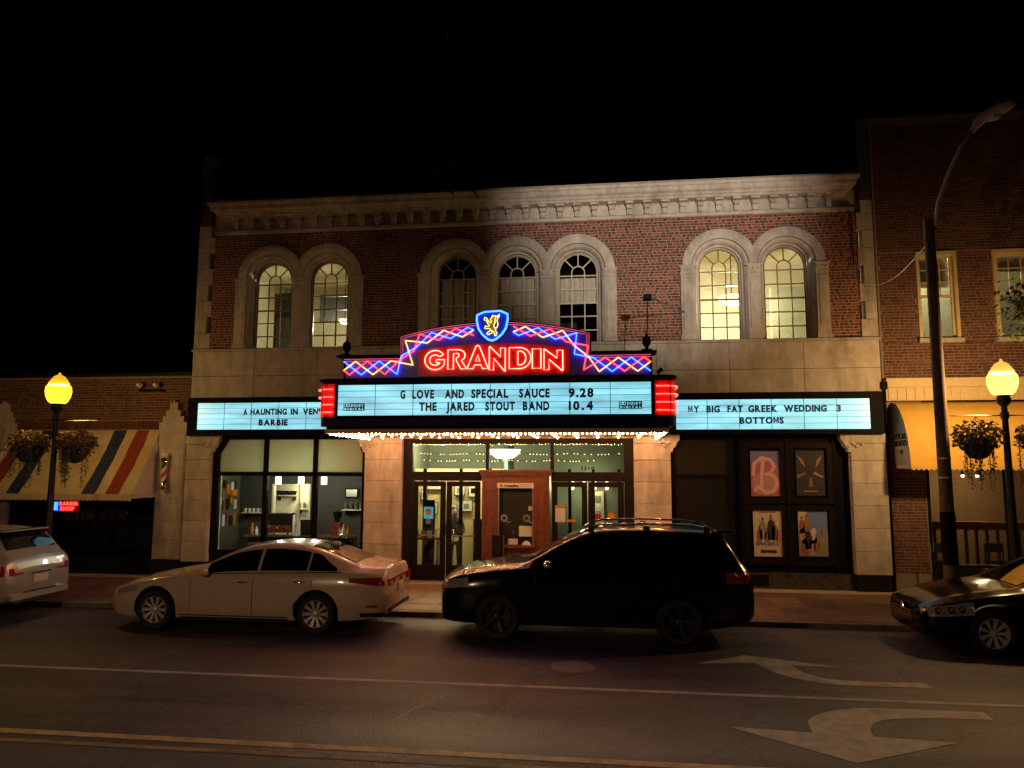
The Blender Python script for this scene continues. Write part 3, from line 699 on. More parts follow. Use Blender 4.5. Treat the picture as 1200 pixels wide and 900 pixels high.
def word(txt, x0, x1, y, z, h, m, parent, name='letter', bold=.030):
    """txt filling x0..x1, cap height h, one object per letter"""
    size = h/.73; ws = []
    for c in txt:
        ws.append((None, size*.3) if c == ' ' else char_mesh(c, size, m, .006 if c == 'M' else bold))
    tot = sum(w for _, w in ws); n = len(txt)
    sq = min(1.0, (x1-x0)/tot*.90); gap = ((x1-x0)-tot*sq)/max(1, n-1) if n > 1 else 0
    x = x0
    for (me, w) in ws:
        if me: link(name, me, parent, (x, y, z), scale=(sq, 1, 1))
        x += w*sq+gap

# ================================================================ READER BOARDS
def reader(name, label, xb0, xb1, x0, x1, z0, z1, yb, yf, ncol, words, parent=None, zb=(3.55, 4.50)):
    t = empty(name, ((xb0+xb1)/2, yb, zb[0]), label, 'sign')
    MB().box(xb0, xb1, yf+.03, yb, zb[0], zb[1]).build('sign_box', M['navy'], t)
    f = MB().box(xb0, x0, yf, yf+.03, zb[0], zb[1]).box(x1, xb1, yf, yf+.03, zb[0], zb[1]).box(x0, x1, yf, yf+.03, zb[0], z0).box(x0, x1, yf, yf+.03, z1, zb[1])
    f.build('sign_frame', M['blackp'], t); lit_panels(t, x0, x1, z0, z1, yf+.015, ncol)
    for (txt, a, b_, z, h) in words: word(txt, a, b_, yf+.003, z, h, M['letter'], t)
    return t
def lit_panels(t, x0, x1, z0, z1, y, ncol):
    w_ = (x1-x0)/ncol
    for i in range(ncol): MB().box(x0+i*w_+.006, x0+(i+1)*w_-.006, y, y+.01, z0, z1).build('lit_pane', M['lightbox'], t)
    for i in range(1, ncol): MB().box(x0+i*w_-.006, x0+i*w_+.006, y-.003, y+.012, z0, z1).build('divider', M['track'], t)
    for fr in (.2, .4, .6, .8): MB().box(x0, x1, y-.009, y-.005, z1-(z1-z0)*fr-.004, z1-(z1-z0)*fr+.004).build('letter_track', M['track'], t)
lx = lambda p: -10.1+(p-43)*.006463
rx = lambda p: 1.63+(p-72)*.005605
reader('reader_board', 'lit reader board over the cafe window reading A HAUNTING IN VENICE and BARBIE', -10.36, -5.42, -10.1, -5.84, 3.70, 4.36, YF-.06, YF-.22, 6,
       [('A', lx(232), lx(248), 4.065, .145), ('HAUNTING', lx(260), lx(406), 4.065, .145), ('IN', lx(422), lx(450), 4.065, .145), ('VENICE', lx(470), lx(578), 4.065, .145), ('BARBIE', lx(295), lx(411), 3.80, .145)])
reader('reader_board', 'lit reader board right of the marquee reading MY BIG FAT GREEK WEDDING 3 and BOTTOMS', 1.52, 6.16, 1.63, 5.88, 3.66, 4.34, YF-.06, YF-.22, 6,
       [('MY', rx(122), rx(166), 4.055, .145), ('BIG', rx(195), rx(248), 4.055, .145), ('FAT', rx(278), rx(339), 4.055, .145), ('GREEK', rx(360), rx(474), 4.055, .145), ('WEDDING', rx(500), rx(665), 4.055, .145), ('3', rx(703), rx(723), 4.055, .145), ('BOTTOMS', rx(325), rx(497), 3.79, .145)])

# ================================================================ MARQUEE
YM = 14.3
Q = empty('marquee', (-2.17, YM, 3.5), 'neon theatre marquee over the entrance reading GRANDIN with a lit reader panel', 'marquee')
mx0, mx1 = -5.79, 1.36
def rounded(x0, x1, y0, y1, r=.22, n=6):
    p = [(x0, y1)]
    for i in range(n+1): a = math.pi+math.pi/2*i/n; p.append((x0+r+r*math.cos(a), y0+r+r*math.sin(a)))
    for i in range(n+1): a = 1.5*math.pi+math.pi/2*i/n; p.append((x1-r+r*math.cos(a), y0+r+r*math.sin(a)))
    return p+[(x1, y1)]
MB().hprism(rounded(mx0, mx1, YM, YF-.25), 3.60, 4.50).build('sign_box', M['navy'], Q)
MB().hprism(rounded(mx0-.05, mx1+.05, YM-.05, YF-.25, .25), 4.502, 4.56).build('top_moulding', M['blackp'], Q)
MB().hprism(rounded(mx0+.1, mx1-.1, YM+.06, YF-.25, .2), 3.545, 3.598).build('bottom_moulding', M['blackp'], Q)
px0, px1, pz0, pz1 = -5.37, .90, 3.81, 4.43
fr = MB().box(px0-.06, px0, YM-.03, YM+.01, pz0-.06, pz1+.05).box(px1, px1+.06, YM-.03, YM+.01, pz0-.06, pz1+.05).box(px0, px1, YM-.03, YM+.01, pz0-.06, pz0).box(px0, px1, YM-.03, YM+.01, pz1, pz1+.05)
fr.build('panel_frame', M['blackp'], Q); lit_panels(Q, px0, px1, pz0, pz1, YM-.014, 8)
mxp = lambda p: -5.37+(p-100)*.006283
for txt, a, b_, z in (('G',308,326,4.15),('LOVE',347,418,4.15),('AND',453,515,4.15),('SPECIAL',538,656,4.15),('SAUCE',690,786,4.15),('9.28',845,922,4.15),
                      ('THE',370,427,3.90),('JARED',458,549,3.90),('STOUT',583,677,3.90),('BAND',702,785,3.90),('10.4',845,920,3.90)):
    word(txt, mxp(a), mxp(b_), YM-.026, z, .168, M['letter'], Q)
for xc in (-5.02, .50):
    pl = MB().box(xc-.22, xc+.22, YM-.03, YM-.024, 3.905, 4.06).build('logo_plate', M['letter'], Q)
    ORG[pl.name] = ORG[Q.name]
    word('DOLBY', xc-.06, xc+.20, YM-.038, 3.992, .045, M['lightbox'], pl); word('DIGITAL', xc-.20, xc+.20, YM-.038, 3.92, .045, M['lightbox'], pl)
    MB().box(xc-.205, xc-.085, YM-.034, YM-.029, 3.985, 4.045).build('logo', M['lightbox'], pl)
    MB().prism([(xc-.19,3.99),(xc-.19,4.04),(xc-.165,4.03),(xc-.155,4.015),(xc-.165,4.0)], YM-.038, YM-.033).prism([(xc-.10,3.99),(xc-.10,4.04),(xc-.125,4.03),(xc-.135,4.015),(xc-.125,4.0)], YM-.038, YM-.033).build('logo', M['letter'], pl)
# red neon ends
for s, xe in ((-1, mx0), (1, mx1)):
    pb = MB(); pts = []
    xi = px0-.065 if s < 0 else px1+.065
    cx_ = xe-s*.22; outer = [(xi, YM-.012)]
    for i in range(9): a = R(90*i/8); outer.append((cx_+s*.232*math.sin(a), YM+.22-.232*math.cos(a)))
    outer.append((xe+s*.012, YM+.75))
    rows = [[(x, y, z) for x, y in outer] for z in (3.78, 4.46)]
    pb.grid(rows).build('end_panel', M['redp'], Q, smooth=True)
    for z in (3.88, 4.035, 4.19, 4.345):
        o2 = [(xi+s*.03 if False else xi-s*-.03, YM-.06)]+[(cx_+s*.275*math.sin(R(90*i/6)), YM+.22-.275*math.cos(R(90*i/6))) for i in range(7)]+[(xe+s*.055, YM+.62)]
        MB().tube([(x, y, z) for x, y in o2], .013, 6).build('neon_tube', M['nendred'], Q, smooth=True)
    for x in (xe-s*.10,): MB().box(x-.012, x+.012, YM-.05, YM-.01, 3.85, 4.38).build('tube_support', M['redp'], Q)
# soffit and bulbs
sf = MB().box(mx0+.16, mx1-.16, YM+.10, YF-.13, 3.49, 3.54).build('soffit', M['gold'], Q); ORG[sf.name] = ORG[Q.name]
MB().box(mx0+.16, mx1-.16, YM+.07, YM+.098, 3.455, 3.54).box(mx0+.13, mx0+.158, YM+.07, YF-.13, 3.455, 3.54).box(mx1-.158, mx1-.13, YM+.07, YF-.13, 3.455, 3.54).build('soffit_fascia', M['gold'], Q)
blb = MB().ball((0,0,0), .024, n=8, m=5).mesh('bulb', M['bulb'], smooth=True)
bcup = MB().lathe([(.03,0),(.022,.03)], (0,0,0), 10).mesh('bulb_socket', M['gold'])
def bulb(x, y, z=3.452, s=1.0): link('bulb', blb, Q, (x, y, z-.008), scale=(s,)*3)
nf = 78
for i in range(nf):
    if random.random() > .04: bulb(mx0+.22+i*(mx1-mx0-.44)/(nf-1), YM+.16, 3.45, random.choice((.45, .55, .75)))
for i in range(13):
    bulb(mx0+.21, YM+.3+i*.2, 3.45, random.choice((.6, .8))); bulb(mx1-.21, YM+.3+i*.2, 3.45, random.choice((.6, .8)))
for j in range(3):
    for i in range(14): bulb(mx0+.6+i*(mx1-mx0-1.2)/13, YM+.9+j*.8, 3.475, .8)
# pediment -------------------------------------------------------------------
xc = -2.18; YP = YM+.02
def top_z(x):
    d = abs(x-xc)/1.93
    return 5.69-.26*d**2.0
pe = [(-5.28,4.56),(.93,4.56),(.93,5.0),(-.25,5.0)]+[(xc+1.93-3.86*i/24, top_z(xc+1.93-3.86*i/24)) for i in range(25)]+[(-4.11,5.0),(-5.28,5.0)]
def pedi(name, m, y0, y1, ins):
    mb = MB(); L_ = -4.11+ins; R_ = -.25-ins
    mb.prism([(-5.28+ins,4.562+ins*.3),(L_,4.562+ins*.3),(L_,5.0-ins),(-5.28+ins,5.0-ins)], y0, y1)
    mb.prism([(R_,4.562+ins*.3),(.93-ins,4.562+ins*.3),(.93-ins,5.0-ins),(R_,5.0-ins)], y0, y1)
    arc = [(R_+(L_-R_)*i/24, top_z(R_+(L_-R_)*i/24)-ins) for i in range(25)]
    mb.prism([(L_,4.562+ins*.3),(R_,4.562+ins*.3)]+arc, y0, y1)
    return mb.build(name, m, Q)
pedi('pediment', M['blackp'], YP, YP+.35, 0)
pedi('pediment_face', M['purple'], YP-.01, YP+.0, .05)
MB().prism([(-3.72,4.60),(-.66,4.60),(-.66,5.13),(-1.3,5.21),(xc,5.26),(-3.05,5.21),(-3.72,5.13)], YP-.016, YP-.0105).build('red_field', M['redp'], Q)
# cap rails of the pediment
MB().box(-5.42, -4.12, YP-.06, YP+.4, 5.002, 5.045).box(-.24, 1.02, YP-.06, YP+.4, 5.002, 5.045).build('wing_rail', M['blackp'], Q)
def off_arc(d, a=-4.06, e=-.30, n=30): return [(a+(e-a)*i/n, top_z(a+(e-a)*i/n)-d) for i in range(n+1)]
for d, r_ in ((.035, .008), (.075, .008)):
    a = -4.11+d; e = -.25-d
    pts = [(-5.26, 5.0-d), (a, 5.0-d)] if False else []
    path = [(-5.26, 4.995-d), (a, 4.995-d)]+off_arc(d, a, e)+[(e, 4.995-d), (.91, 4.995-d)]
    MB().tube([(x, YP-.035, z) for x, z in path], r_, 5).build('border_tube', M['nborder'], Q, smooth=True)
# lattice
def resample(P, step=.01):
    out = []; 
    for (a, b_) in zip(P[:-1], P[1:]):
        L_ = math.hypot(b_[0]-a[0], b_[1]-a[1]); k = max(1, int(L_/step))
        for i in range(k): out.append((a[0]+(b_[0]-a[0])*i/k, a[1]+(b_[1]-a[1])*i/k))
    return out+[P[-1]]
def zig(path, amp0, period, phase, m, yy):
    P = resample(path); S_ = [0]
    for a, b_ in zip(P[:-1], P[1:]): S_.append(S_[-1]+math.hypot(b_[0]-a[0], b_[1]-a[1]))
    tot = S_[-1]; ev = [0.0]; k = math.ceil((0-phase)/(period/2))
    while True:
        s = phase+k*period/2
        if s > tot: break
        if s > .03: ev.append(s)
        k += 1
    ev.append(tot); pts = []
    for s in ev:
        i = min(range(len(S_)), key=lambda q: abs(S_[q]-s)); i0 = max(0, i-9); i1 = min(len(P)-1, i+9)
        tx, tz = P[i1][0]-P[i0][0], P[i1][1]-P[i0][1]; l = math.hypot(tx, tz); nx, nz = -tz/l, tx/l
        u = ((s-phase)/period) % 1.0; v = 4*abs(u-.5)-1
        am = amp0(s/tot); pts.append((P[i][0]+nx*am*v, yy, P[i][1]+nz*am*v))
    # soften the peaks
    out = [pts[0]]
    for a, b_, c in zip(pts[:-2], pts[1:-1], pts[2:]):
        A_, B_, C_ = Vector(a), Vector(b_), Vector(c)
        out += [tuple(B_+(A_-B_).normalized()*.018), tuple(B_*.6+(A_+C_)*.2*.0+B_*.4), tuple(B_+(C_-B_).normalized()*.018)]
    out.append(pts[-1])
    MB().tube(out, .0115, 6).build('neon_tube', m, Q, smooth=True)
def side_path(s):
    P = [(xc-s*3.08, 4.775), (xc-s*2.0, 4.775), (xc-s*1.86, 4.79), (xc-s*1.76, 4.86), (xc-s*1.745, 5.0), (xc-s*1.745, 5.16), (xc-s*1.70, 5.25), (xc-s*1.6, 5.31)]
    for i in range(1, 15):
        x = xc-s*(1.6-(1.6-.40)*i/14); P.append((x, top_z(x)-.195))
    return P
am = lambda u: .137 if u < .52 else .137-(u-.52)/.2*.045 if u < .72 else .092
for s in (1, -1):
    P = side_path(s)
    for j, (m, ph) in enumerate(((M['nblue'], 0.0), (M['nyel'], .25), (M['nred'], .5))):
        zig(P, am, .74, ph, m, YP-.045-.012*j)
# GRANDIN ---------------------------------------------------------------------
def arcp(cx_, cz_, rx_, rz_, a0, a1, n=10): return [(cx_+rx_*math.cos(R(a0+(a1-a0)*i/n)), cz_+rz_*math.sin(R(a0+(a1-a0)*i/n))) for i in range(n+1)]
LET = {
 'G': [arcp(.5,.5,.5,.5,35,330,22)+[(.97,.52),(.55,.52),(.55,.36),(.74,.36)]+arcp(.5,.5,.27,.27,-30,-320,18)[1:]],
 'R': [[(0,0),(0,1),(.52,1)]+arcp(.52,.70,.40,.30,90,-60,10)+[(1.0,0),(.70,0),(.46,.42),(.46,.58)]+arcp(.50,.70,.10,.10,-60,90,5)+[(.30,.80),(.30,0)]],
 'A': [[(0,0),(.42,1),(.50,1.04),(.58,1),(1,0),(.72,0),(.66,.17),(.36,.17),(.28,0)], [(.41,.33),(.60,.33),(.51,.62)]],
 'N': [[(0,0),(0,1),(.04,1.0),(.70,.55),(.70,.93),(1,.93),(1,-.06),(.96,-.05),(.27,.50),(.27,0)]],
 'D': [[(0,0),(0,1),(.48,1)]+arcp(.48,.5,.52,.5,90,-90,16)+[(.48,0)], [(.40,.17),(.40,.83),(.50,.83)]+arcp(.50,.5,.27,.33,85,-85,12)],
 'I': [[(0,0),(0,1),(1,1),(1,0)]],
}
for ch, x0, x1, z0, z1 in (('G',-3.57,-3.15,4.72,5.11),('R',-3.10,-2.72,4.73,5.12),('A',-2.71,-2.28,4.73,5.18),('N',-2.26,-1.94,4.70,5.17),('D',-1.86,-1.43,4.72,5.14),('I',-1.40,-1.23,4.72,5.11),('N',-1.17,-.80,4.69,5.10)):
    loops = [[(x0+(x1-x0)*u, z0+(z1-z0)*v) for u, v in lp] for lp in LET[ch]]
    b = bmesh.new(); 
    for lp in loops:
        vs = [b.verts.new((x, YP-.03, z)) for x, z in lp]
        for i in range(len(vs)): b.edges.new((vs[i], vs[(i+1) % len(vs)]))
    bmesh.ops.triangle_fill(b, use_beauty=True, use_dissolve=False, edges=b.edges[:])
    ex = bmesh.ops.extrude_face_region(b, geom=b.faces[:]); bmesh.ops.translate(b, vec=(0,.02,0), verts=[g for g in ex['geom'] if isinstance(g, bmesh.types.BMVert)])
    bmesh.ops.recalc_face_normals(b, faces=b.faces)
    for v in b.verts: v.co -= ORG[Q.name]
    me = bpy.data.meshes.new('letter'); b.to_mesh(me); b.free(); me.materials.append(M['redp'])
    lo = link('letter', me, Q, ORG[Q.name]); ORG[lo.name] = ORG[Q.name]
    for lp in loops: MB().tube([(x, YP-.05, z) for x, z in lp], .0095, 6, closed=True).build('neon_tube', M['npink'], lo, smooth=True)
# shield with a lion -------------------------------------------------------------
sh = [(-2.35,5.86),(-2.04,5.875),(-1.90,5.81),(-1.895,5.70),(-1.93,5.53),(-2.01,5.41),(-2.12,5.32),(-2.2,5.29),(-2.28,5.315),(-2.39,5.41),(-2.47,5.53),(-2.505,5.70),(-2.50,5.80)]
so = MB().prism([(xc-.02+(x-xc+.02)*1.10, 5.6+(z-5.6)*1.1) for x, z in sh], YP-.07, YP+.06).build('shield', M['navy'], Q); ORG[so.name] = ORG[Q.name]
M['shieldblue'] = mat('shield_blue', (.02, .10, .45), .35, .1, 8)
MB().prism([(xc-.02+(x-xc+.02)*.96, 5.6+(z-5.6)*.96) for x, z in sh], YP-.078, YP-.071).build('shield_face', M['shieldblue'], so)
MB().tube([(x, YP-.10, z) for x, z in sh], .013, 7, closed=True).build('neon_tube', M['nshield'], so, smooth=True)
MB().tube([(xc-.02+(x-xc+.02)*1.07, YP-.08, 5.6+(z-5.6)*1.07) for x, z in sh], .007, 6, closed=True).build('neon_tube', M['nblue'], so, smooth=True)
U = lambda pts: [(-2.2-.016+(x-.5)*.36, YP-.105, 5.60+(.5-z)*.46) for x, z in pts]     # lion drawn in a unit square, z down
lion = [[(.52,.18),(.58,.08),(.66,.12),(.76,.10),(.74,.22),(.70,.30),(.72,.42),(.64,.50),(.66,.60),(.76,.68),(.74,.78),(.82,.84),(.78,.96),(.70,1.0),(.68,.90),(.62,.80),(.50,.74)],
        [(.52,.18),(.44,.26),(.50,.34),(.46,.42),(.36,.36),(.24,.20),(.12,.16),(.10,.28),(.22,.30),(.32,.46),(.40,.54),(.30,.58),(.16,.54),(.14,.66),(.26,.66),(.42,.66)],
        [(.42,.66),(.46,.76),(.34,.80),(.24,.88),(.34,.94),(.44,.88),(.52,.88),(.56,.80)],
        [(.70,.66),(.84,.60),(.88,.46),(.82,.34),(.86,.22),(.94,.14),(.96,.04),(.88,.10),(.80,.16)]]
for l_ in lion: MB().tube(U(l_), .008, 5).build('neon_tube', M['nlion'], so, smooth=True)
M['liong'] = mat('lion_gold', (.55, .42, .08), .4, .1, 9)
MB().prism([(p[0], p[2]) for p in U([(.50,.2),(.58,.1),(.72,.14),(.70,.42),(.64,.52),(.74,.72),(.76,.94),(.68,.9),(.6,.78),(.42,.7),(.46,.55),(.36,.44),(.48,.4)])], YP-.088, YP-.08).build('lion', M['liong'], so)
# finials, rods and small floodlight on the marquee
for x, lb in ((-5.28, 0), (.84, 1)):
    MB().box(x-.10, x+.10, YP+.06, YP+.26, 5.046, 5.09).lathe([(.05,5.09),(.03,5.13),(.075,5.19),(.09,5.26),(.075,5.33),(.03,5.37),(.015,5.42),(.02,5.44),(.004,5.47)], (x, YP+.16, 0), 14).build('finial', M['blackp'], Q, smooth=40)
rod = empty('bracket_arm', (.86, YP+.2, 5.45), 'thin rod and arm rising from the right finial of the marquee to the brick wall', 'bracket')
MB().tube([(.86,YP+.16,5.46),(.88,YP+.3,6.12)], .011, 6).build('rod', M['blackp'], rod)
MB().box(.80, .96, YP+.2, YP+.42, 6.12, 6.22).build('clamp', M['blackp'], rod)
MB().tube([(.92,YP+.3,6.17),(1.9,YF-.11,6.42)], .016, 6, r1=.01).build('arm', M['blackp'], rod)
fl = empty('small_floodlight', (1.05, YM+.25, 4.56), 'small dark floodlight tilted up on the right end of the marquee roof', 'floodlight')
MB().tube([(1.05,YM+.25,4.56),(1.08,YM+.25,4.64)], .015, 6).build('stem', M['blackp'], fl); MB().tube([(1.04,YM+.25,4.63),(1.14,YM+.22,4.72)], .035, 8, r1=.05).build('head', M['blackp'], fl)

# ================================================================ ENTRANCE
E_ = empty('entrance_front', (-2.1, YF, .1), parent=T)
f = MB(); ya, yb2 = YF+.03, YF+.15
f.box(-4.85, -4.62, ya, yb2, .1, 3.47).box(.44, .66, ya, yb2, .1, 3.47).box(-4.62, .44, ya+.002, yb2, 3.34, 3.47).box(-4.62, -2.94, ya+.004, yb2, 2.46, 2.68).box(-1.26, .44, ya+.004, yb2, 2.46, 2.68)
f.box(-2.83, -2.75, ya-.002, yb2, 2.68, 3.34).box(-1.28, -1.20, ya-.002, yb2, 2.68, 3.34)
f.build('door_frame', M['frame'], E_)
for a, e in ((-4.62,-2.83),(-2.75,-1.28),(-1.2,.44)): MB().box(a, e, YF+.09, YF+.10, 2.68, 3.34).build('transom_pane', M['glass'], E_)
MB().box(-4.9, .7, YF-.12, YF+.6, .095, .112).build('threshold', M['kerb'], E_)
def door(x0, x1, hs, label=None):
    d = MB(); y0, y1 = YF+.05, YF+.10
    d.box(x0, x0+.13, y0, y1, .12, 2.45).box(x1-.13, x1, y0, y1, .12, 2.45).box(x0+.13, x1-.13, y0, y1, .12, .48).box(x0+.13, x1-.13, y0, y1, 2.33, 2.45)
    o = d.build('door', M['frame'], T); ORG[o.name] = ORG[T.name]
    MB().box(x0+.13, x1-.13, YF+.07, YF+.08, .48, 2.33).build('glass_pane', M['glass'], o)
    xh = x1-.07 if hs > 0 else x0+.07
    MB().tube([(xh, YF+.05, 1.32), (xh, YF-.03, 1.32), (xh-hs*.13, YF-.03, 1.32), (xh-hs*.13, YF-.03, 1.0), (xh, YF-.03, 1.0), (xh, YF+.05, 1.0)], .013, 8).build('handle', M['chrome'], o, smooth=True)
    MB().tube([(x0+.14, YF+.13, 1.16), (x1-.14, YF+.13, 1.16)], .018, 6).build('push_bar', M['steel'], o)
    return o
door(-4.61, -3.80, 1); door(-3.78, -2.96, -1); door(-1.25, -.42, 1); door(-.40, .43, -1)
word('1310', -.55, -.26, YF+.085, 2.72, .09, M['blackp'], T)
# ticket booth ------------------------------------------------------------------
B = empty('ticket_booth', (-2.1, YF-.05, .1), 'mahogany ticket booth with a dark window between the two pairs of entrance doors', 'ticket booth')
y0 = YF-.06; y1 = YF+.5
bb = MB().box(-2.90, -2.52, y0, y1, .12, 2.62).box(-1.68, -1.30, y0, y1, .12, 2.62).box(-2.52, -1.68, y0+.003, y1, 2.42, 2.62).box(-2.52, -1.68, y0+.003, y1, .12, .94)
bb.build('booth_wall', M['wood'], B)
MB().box(-2.95, -1.25, y0-.05, y1, 2.62, 2.68).box(-2.98, -1.22, y0-.08, y1, 2.68, 2.73).box(-2.93, -1.27, y0-.03, y1, 2.585, 2.62).build('cornice', M['wood'], B)
for xa, xb in ((-2.84,-2.58),(-1.62,-1.36)):
    MB().box(xa, xb, y0-.012, y0, 2.25, 2.29).box(xa, xb, y0-.012, y0, .35, .39).box(xa, xa+.03, y0-.012, y0, .39, 2.25).box(xb-.03, xb, y0-.012, y0, .39, 2.25).build('panel_moulding', M['wood'], B)
    MB().cbox(xa+.06, xb-.06, y0-.010, y0, .44, 2.20, .008).build('raised_panel', M['wood'], B)
MB().cbox(-2.45, -1.75, y0-.008, y0+.003, .22, .82, .008).build('raised_panel', M['wood'], B)
MB().box(-2.56, -1.64, y0-.14, y0+.1, .93, .97).build('sill', M['wood'], B)
MB().box(-2.52, -1.68, y0+.07, y0+.08, .97, 2.42).build('glass_pane', M['glass'], B)
MB().box(-2.52, -1.68, y0+.22, y0+.24, .97, 2.42).build('inner_blind', mat('grey_brown_blind', (.14, .11, .09), .8, .1, 20), B)
MB().box(-2.525, -2.49, y0+.01, y0+.06, .97, 2.42).box(-1.71, -1.675, y0+.01, y0+.06, .97, 2.42).build('window_trim', M['steel'], B)
for x in (-2.37, -1.84):
    MB().lathe([(.09,-.03),(.075,.0)], (x, y0+.05, 1.60), 20, 'y').build('speaker_ring', M['steel'], B); MB().lathe([(.035,-.034),(.035,-.03)], (x, y0+.05, 1.60), 12, 'y').build('speak_hole', M['blackp'], B)
    MB().tube([(x+.03,y0+.01,1.56),(x+.10,y0-.02,1.50),(x+.17,y0-.02,1.53)], .012, 6).build('intercom_arm', M['steel'], B)
sg = empty('booth_sign', (-2.1, y0, 2.36), 'narrow white sign with red logo over the ticket booth window', 'sign')
MB().box(-2.53, -1.67, y0-.02, y0-.004, 2.30, 2.42).build('board', M['paper'], sg)
MB().prism([(-2.47,2.36),(-2.43,2.40),(-2.39,2.36),(-2.43,2.32)], y0-.025, y0-.0205).build('logo', M['redp'], sg)
word('FreedomFirst', -2.36, -2.02, y0-.026, 2.335, .05, M['blackp'], sg)
MB().box(-1.985, -1.98, y0-.024, y0-.0205, 2.32, 2.40).box(-1.95, -1.72, y0-.024, y0-.0205, 2.375, 2.382).box(-1.95, -1.76, y0-.024, y0-.0205, 2.345, 2.352).build('rule', M['frame'], sg)
def sheet(name, lab, x0, x1, y, z0, z1, m, cat='notice'):
    return tag(MB().box(x0, x1, y, y+.006, z0, z1).build(name, m, org=((x0+x1)/2, y, z0)), lab, cat)
sheet('paper_notice', 'white sheet of paper taped in the ticket booth window', -2.02, -1.72, y0+.058, 1.18, 1.42, M['paper'])
sheet('paper_notice', 'small white card above the right speaking hole of the ticket booth', -1.80, -1.72, y0+.058, 1.78, 1.88, M['paper'])
sheet('paper_notice', 'small grey card low on the left of the ticket booth window', -2.28, -2.05, y0+.058, .99, 1.12, M['plate'])
tag(MB().lathe([(.01,.97),(.11,.975),(.10,1.02),(.05,1.07),(0.0,1.08)], (-1.84, y0-.0, 0), 14).build('cap', M['paper'], smooth=True, org=(-1.84, y0, .97)), 'round white object on the sill of the ticket booth', 'bowl')
ab = empty('a_frame_board', (-2.5, y0-.35, .1), 'low dark board leaning against the left of the ticket booth', 'board')
MB().box(-2.62, -2.36, y0-.22, y0-.17, .1, 1.22).build('board', M['frame'], ab); MB().box(-2.64, -2.62, y0-.23, y0-.16, .1, 1.24).box(-2.36, -2.34, y0-.23, y0-.16, .1, 1.24).build('edge', M['wood'], ab)
# notices on the right doors
sheet('paper_notice', 'grey notice with an orange heading on the doors right of the booth', -1.17, -.94, YF+.03, 1.52, 1.90, M['plate']); 
sheet('paper_notice', 'orange strip heading the grey notice right of the booth', -1.17, -.94, YF+.022, 1.85, 1.91, M['amber'])
sheet('paper_notice', 'small orange sticker strip under the notice right of the booth', -.90, -.70, YF+.03, 1.52, 1.58, M['amber'])
tag(MB().lathe([(.08,0),(.08,.008)], (.13, YF+.03, 1.68), 18, 'y').build('round_sticker', M['amber'], org=(.13,YF+.03,1.68)), 'round orange sticker on the far right entrance door', 'sticker')
# lobby ----------------------------------------------------------------------------
lob = room('lobby', -5.3, 1.2, 22.0, .12, 3.75, M['greenin'], M['greenin'], YF+.2)
MB().box(-5.28, -2.6, 20.2, 20.3, .12, 2.75).build('back_wall', M['yellowin'], lob)
MB().box(-2.6, -2.5, 19.0, 20.3, .12, 3.7).build('partition', M['greenin'], lob)
inf = MB()
for x in (-4.68, -3.72, -2.95, -.9, -.3, .35): inf.box(x-.04, x+.04, 18.9, 19.0, .12, 2.75)
inf.box(-4.72, -2.9, 18.9, 19.0, 2.5, 2.62).box(-.95, .4, 18.9, 19.0, 2.5, 2.62).build('inner_door_frame', M['frame'], lob)
pics = [(-4.92,2.17,.42,.4),(-5.08,1.88,.18,.3),(-4.80,1.50,.20,.33),(-4.50,1.86,.16,.45),(-4.14,2.01,.30,.30),(-4.24,1.49,.18,.30),(-3.97,1.58,.34,.31),(-3.75,1.98,.27,.34)]
PL = ['wide framed picture cut by the top of the left entrance door', 'tall narrow frame at the far left of the yellow lobby wall', 'framed picture half hidden behind the blue standee', 'tall frame hidden by the meeting stiles of the entrance doors', 'framed photo collage high on the yellow lobby wall', 'small upright frame above the person in the lobby', 'wide framed landscape print in the middle of the yellow wall', 'frame high on the yellow wall beside the booth']
for i, (x, z, w_, h) in enumerate(pics):
    pf = empty('picture_frame', (x+w_/2, 20.17, z), PL[i], 'picture')
    MB().box(x, x+w_, 20.14, 20.17, z, z+h).build('frame', M['blackp'], pf); MB().box(x+.015, x+w_-.015, 20.13, 20.139, z+.015, z+h-.015).build('mat', M['paper'], pf)
    MB().box(x+w_*.28, x+w_*.72, 20.124, 20.129, z+h*.3, z+h*.7).build('print', M['frame'] if i % 2 else M['greenin'], pf)
st = empty('standee', (-4.49, 18.6, .12), 'dark standee with a lit blue panel and an orange disc in the lobby', 'standee')
MB().box(-4.64, -4.34, 18.6, 18.7, .12, 1.95).build('board', M['navy'], st)
M['bluelit'] = emit('blue_lit_panel', (.16, .45, .70), .55)
MB().box(-4.61, -4.37, 18.59, 18.6, 1.48, 1.78).build('screen', M['bluelit'], st); MB().lathe([(.085,-.01),(.085,.0)], (-4.49, 18.585, 1.65), 18, 'y').build('disc', mat('orange_print', (.8,.35,.04), .5), st)
MB().lathe([(.07,-.01),(.07,.0)], (-4.49, 18.59, 1.41), 18, 'y').build('disc', M['plate'], st)
cb = empty('dark_cabinet', (-3.45, 20.0, .12), 'dark cabinet edge against the yellow wall beside the booth', 'cabinet')
MB().box(-3.56, -3.2, 19.9, 20.15, .12, 1.37).build('body', M['blackp'], cb); MB().box(-3.58, -3.18, 19.88, 20.16, 1.37, 1.40).build('top', M['wood'], cb)
tb = empty('lobby_table', (-4.5, 18.4, .12), 'small dark table with leaflets inside the left entrance door', 'table')
MB().box(-4.85, -4.15, 18.28, 18.55, .98, 1.02).build('top', M['blackp'], tb)
for x, y in ((-4.8,18.33),(-4.2,18.33),(-4.8,18.5),(-4.2,18.5)): MB().box(x-.02, x+.02, y-.02, y+.02, .12, .98).build('leg', M['steel'], tb)
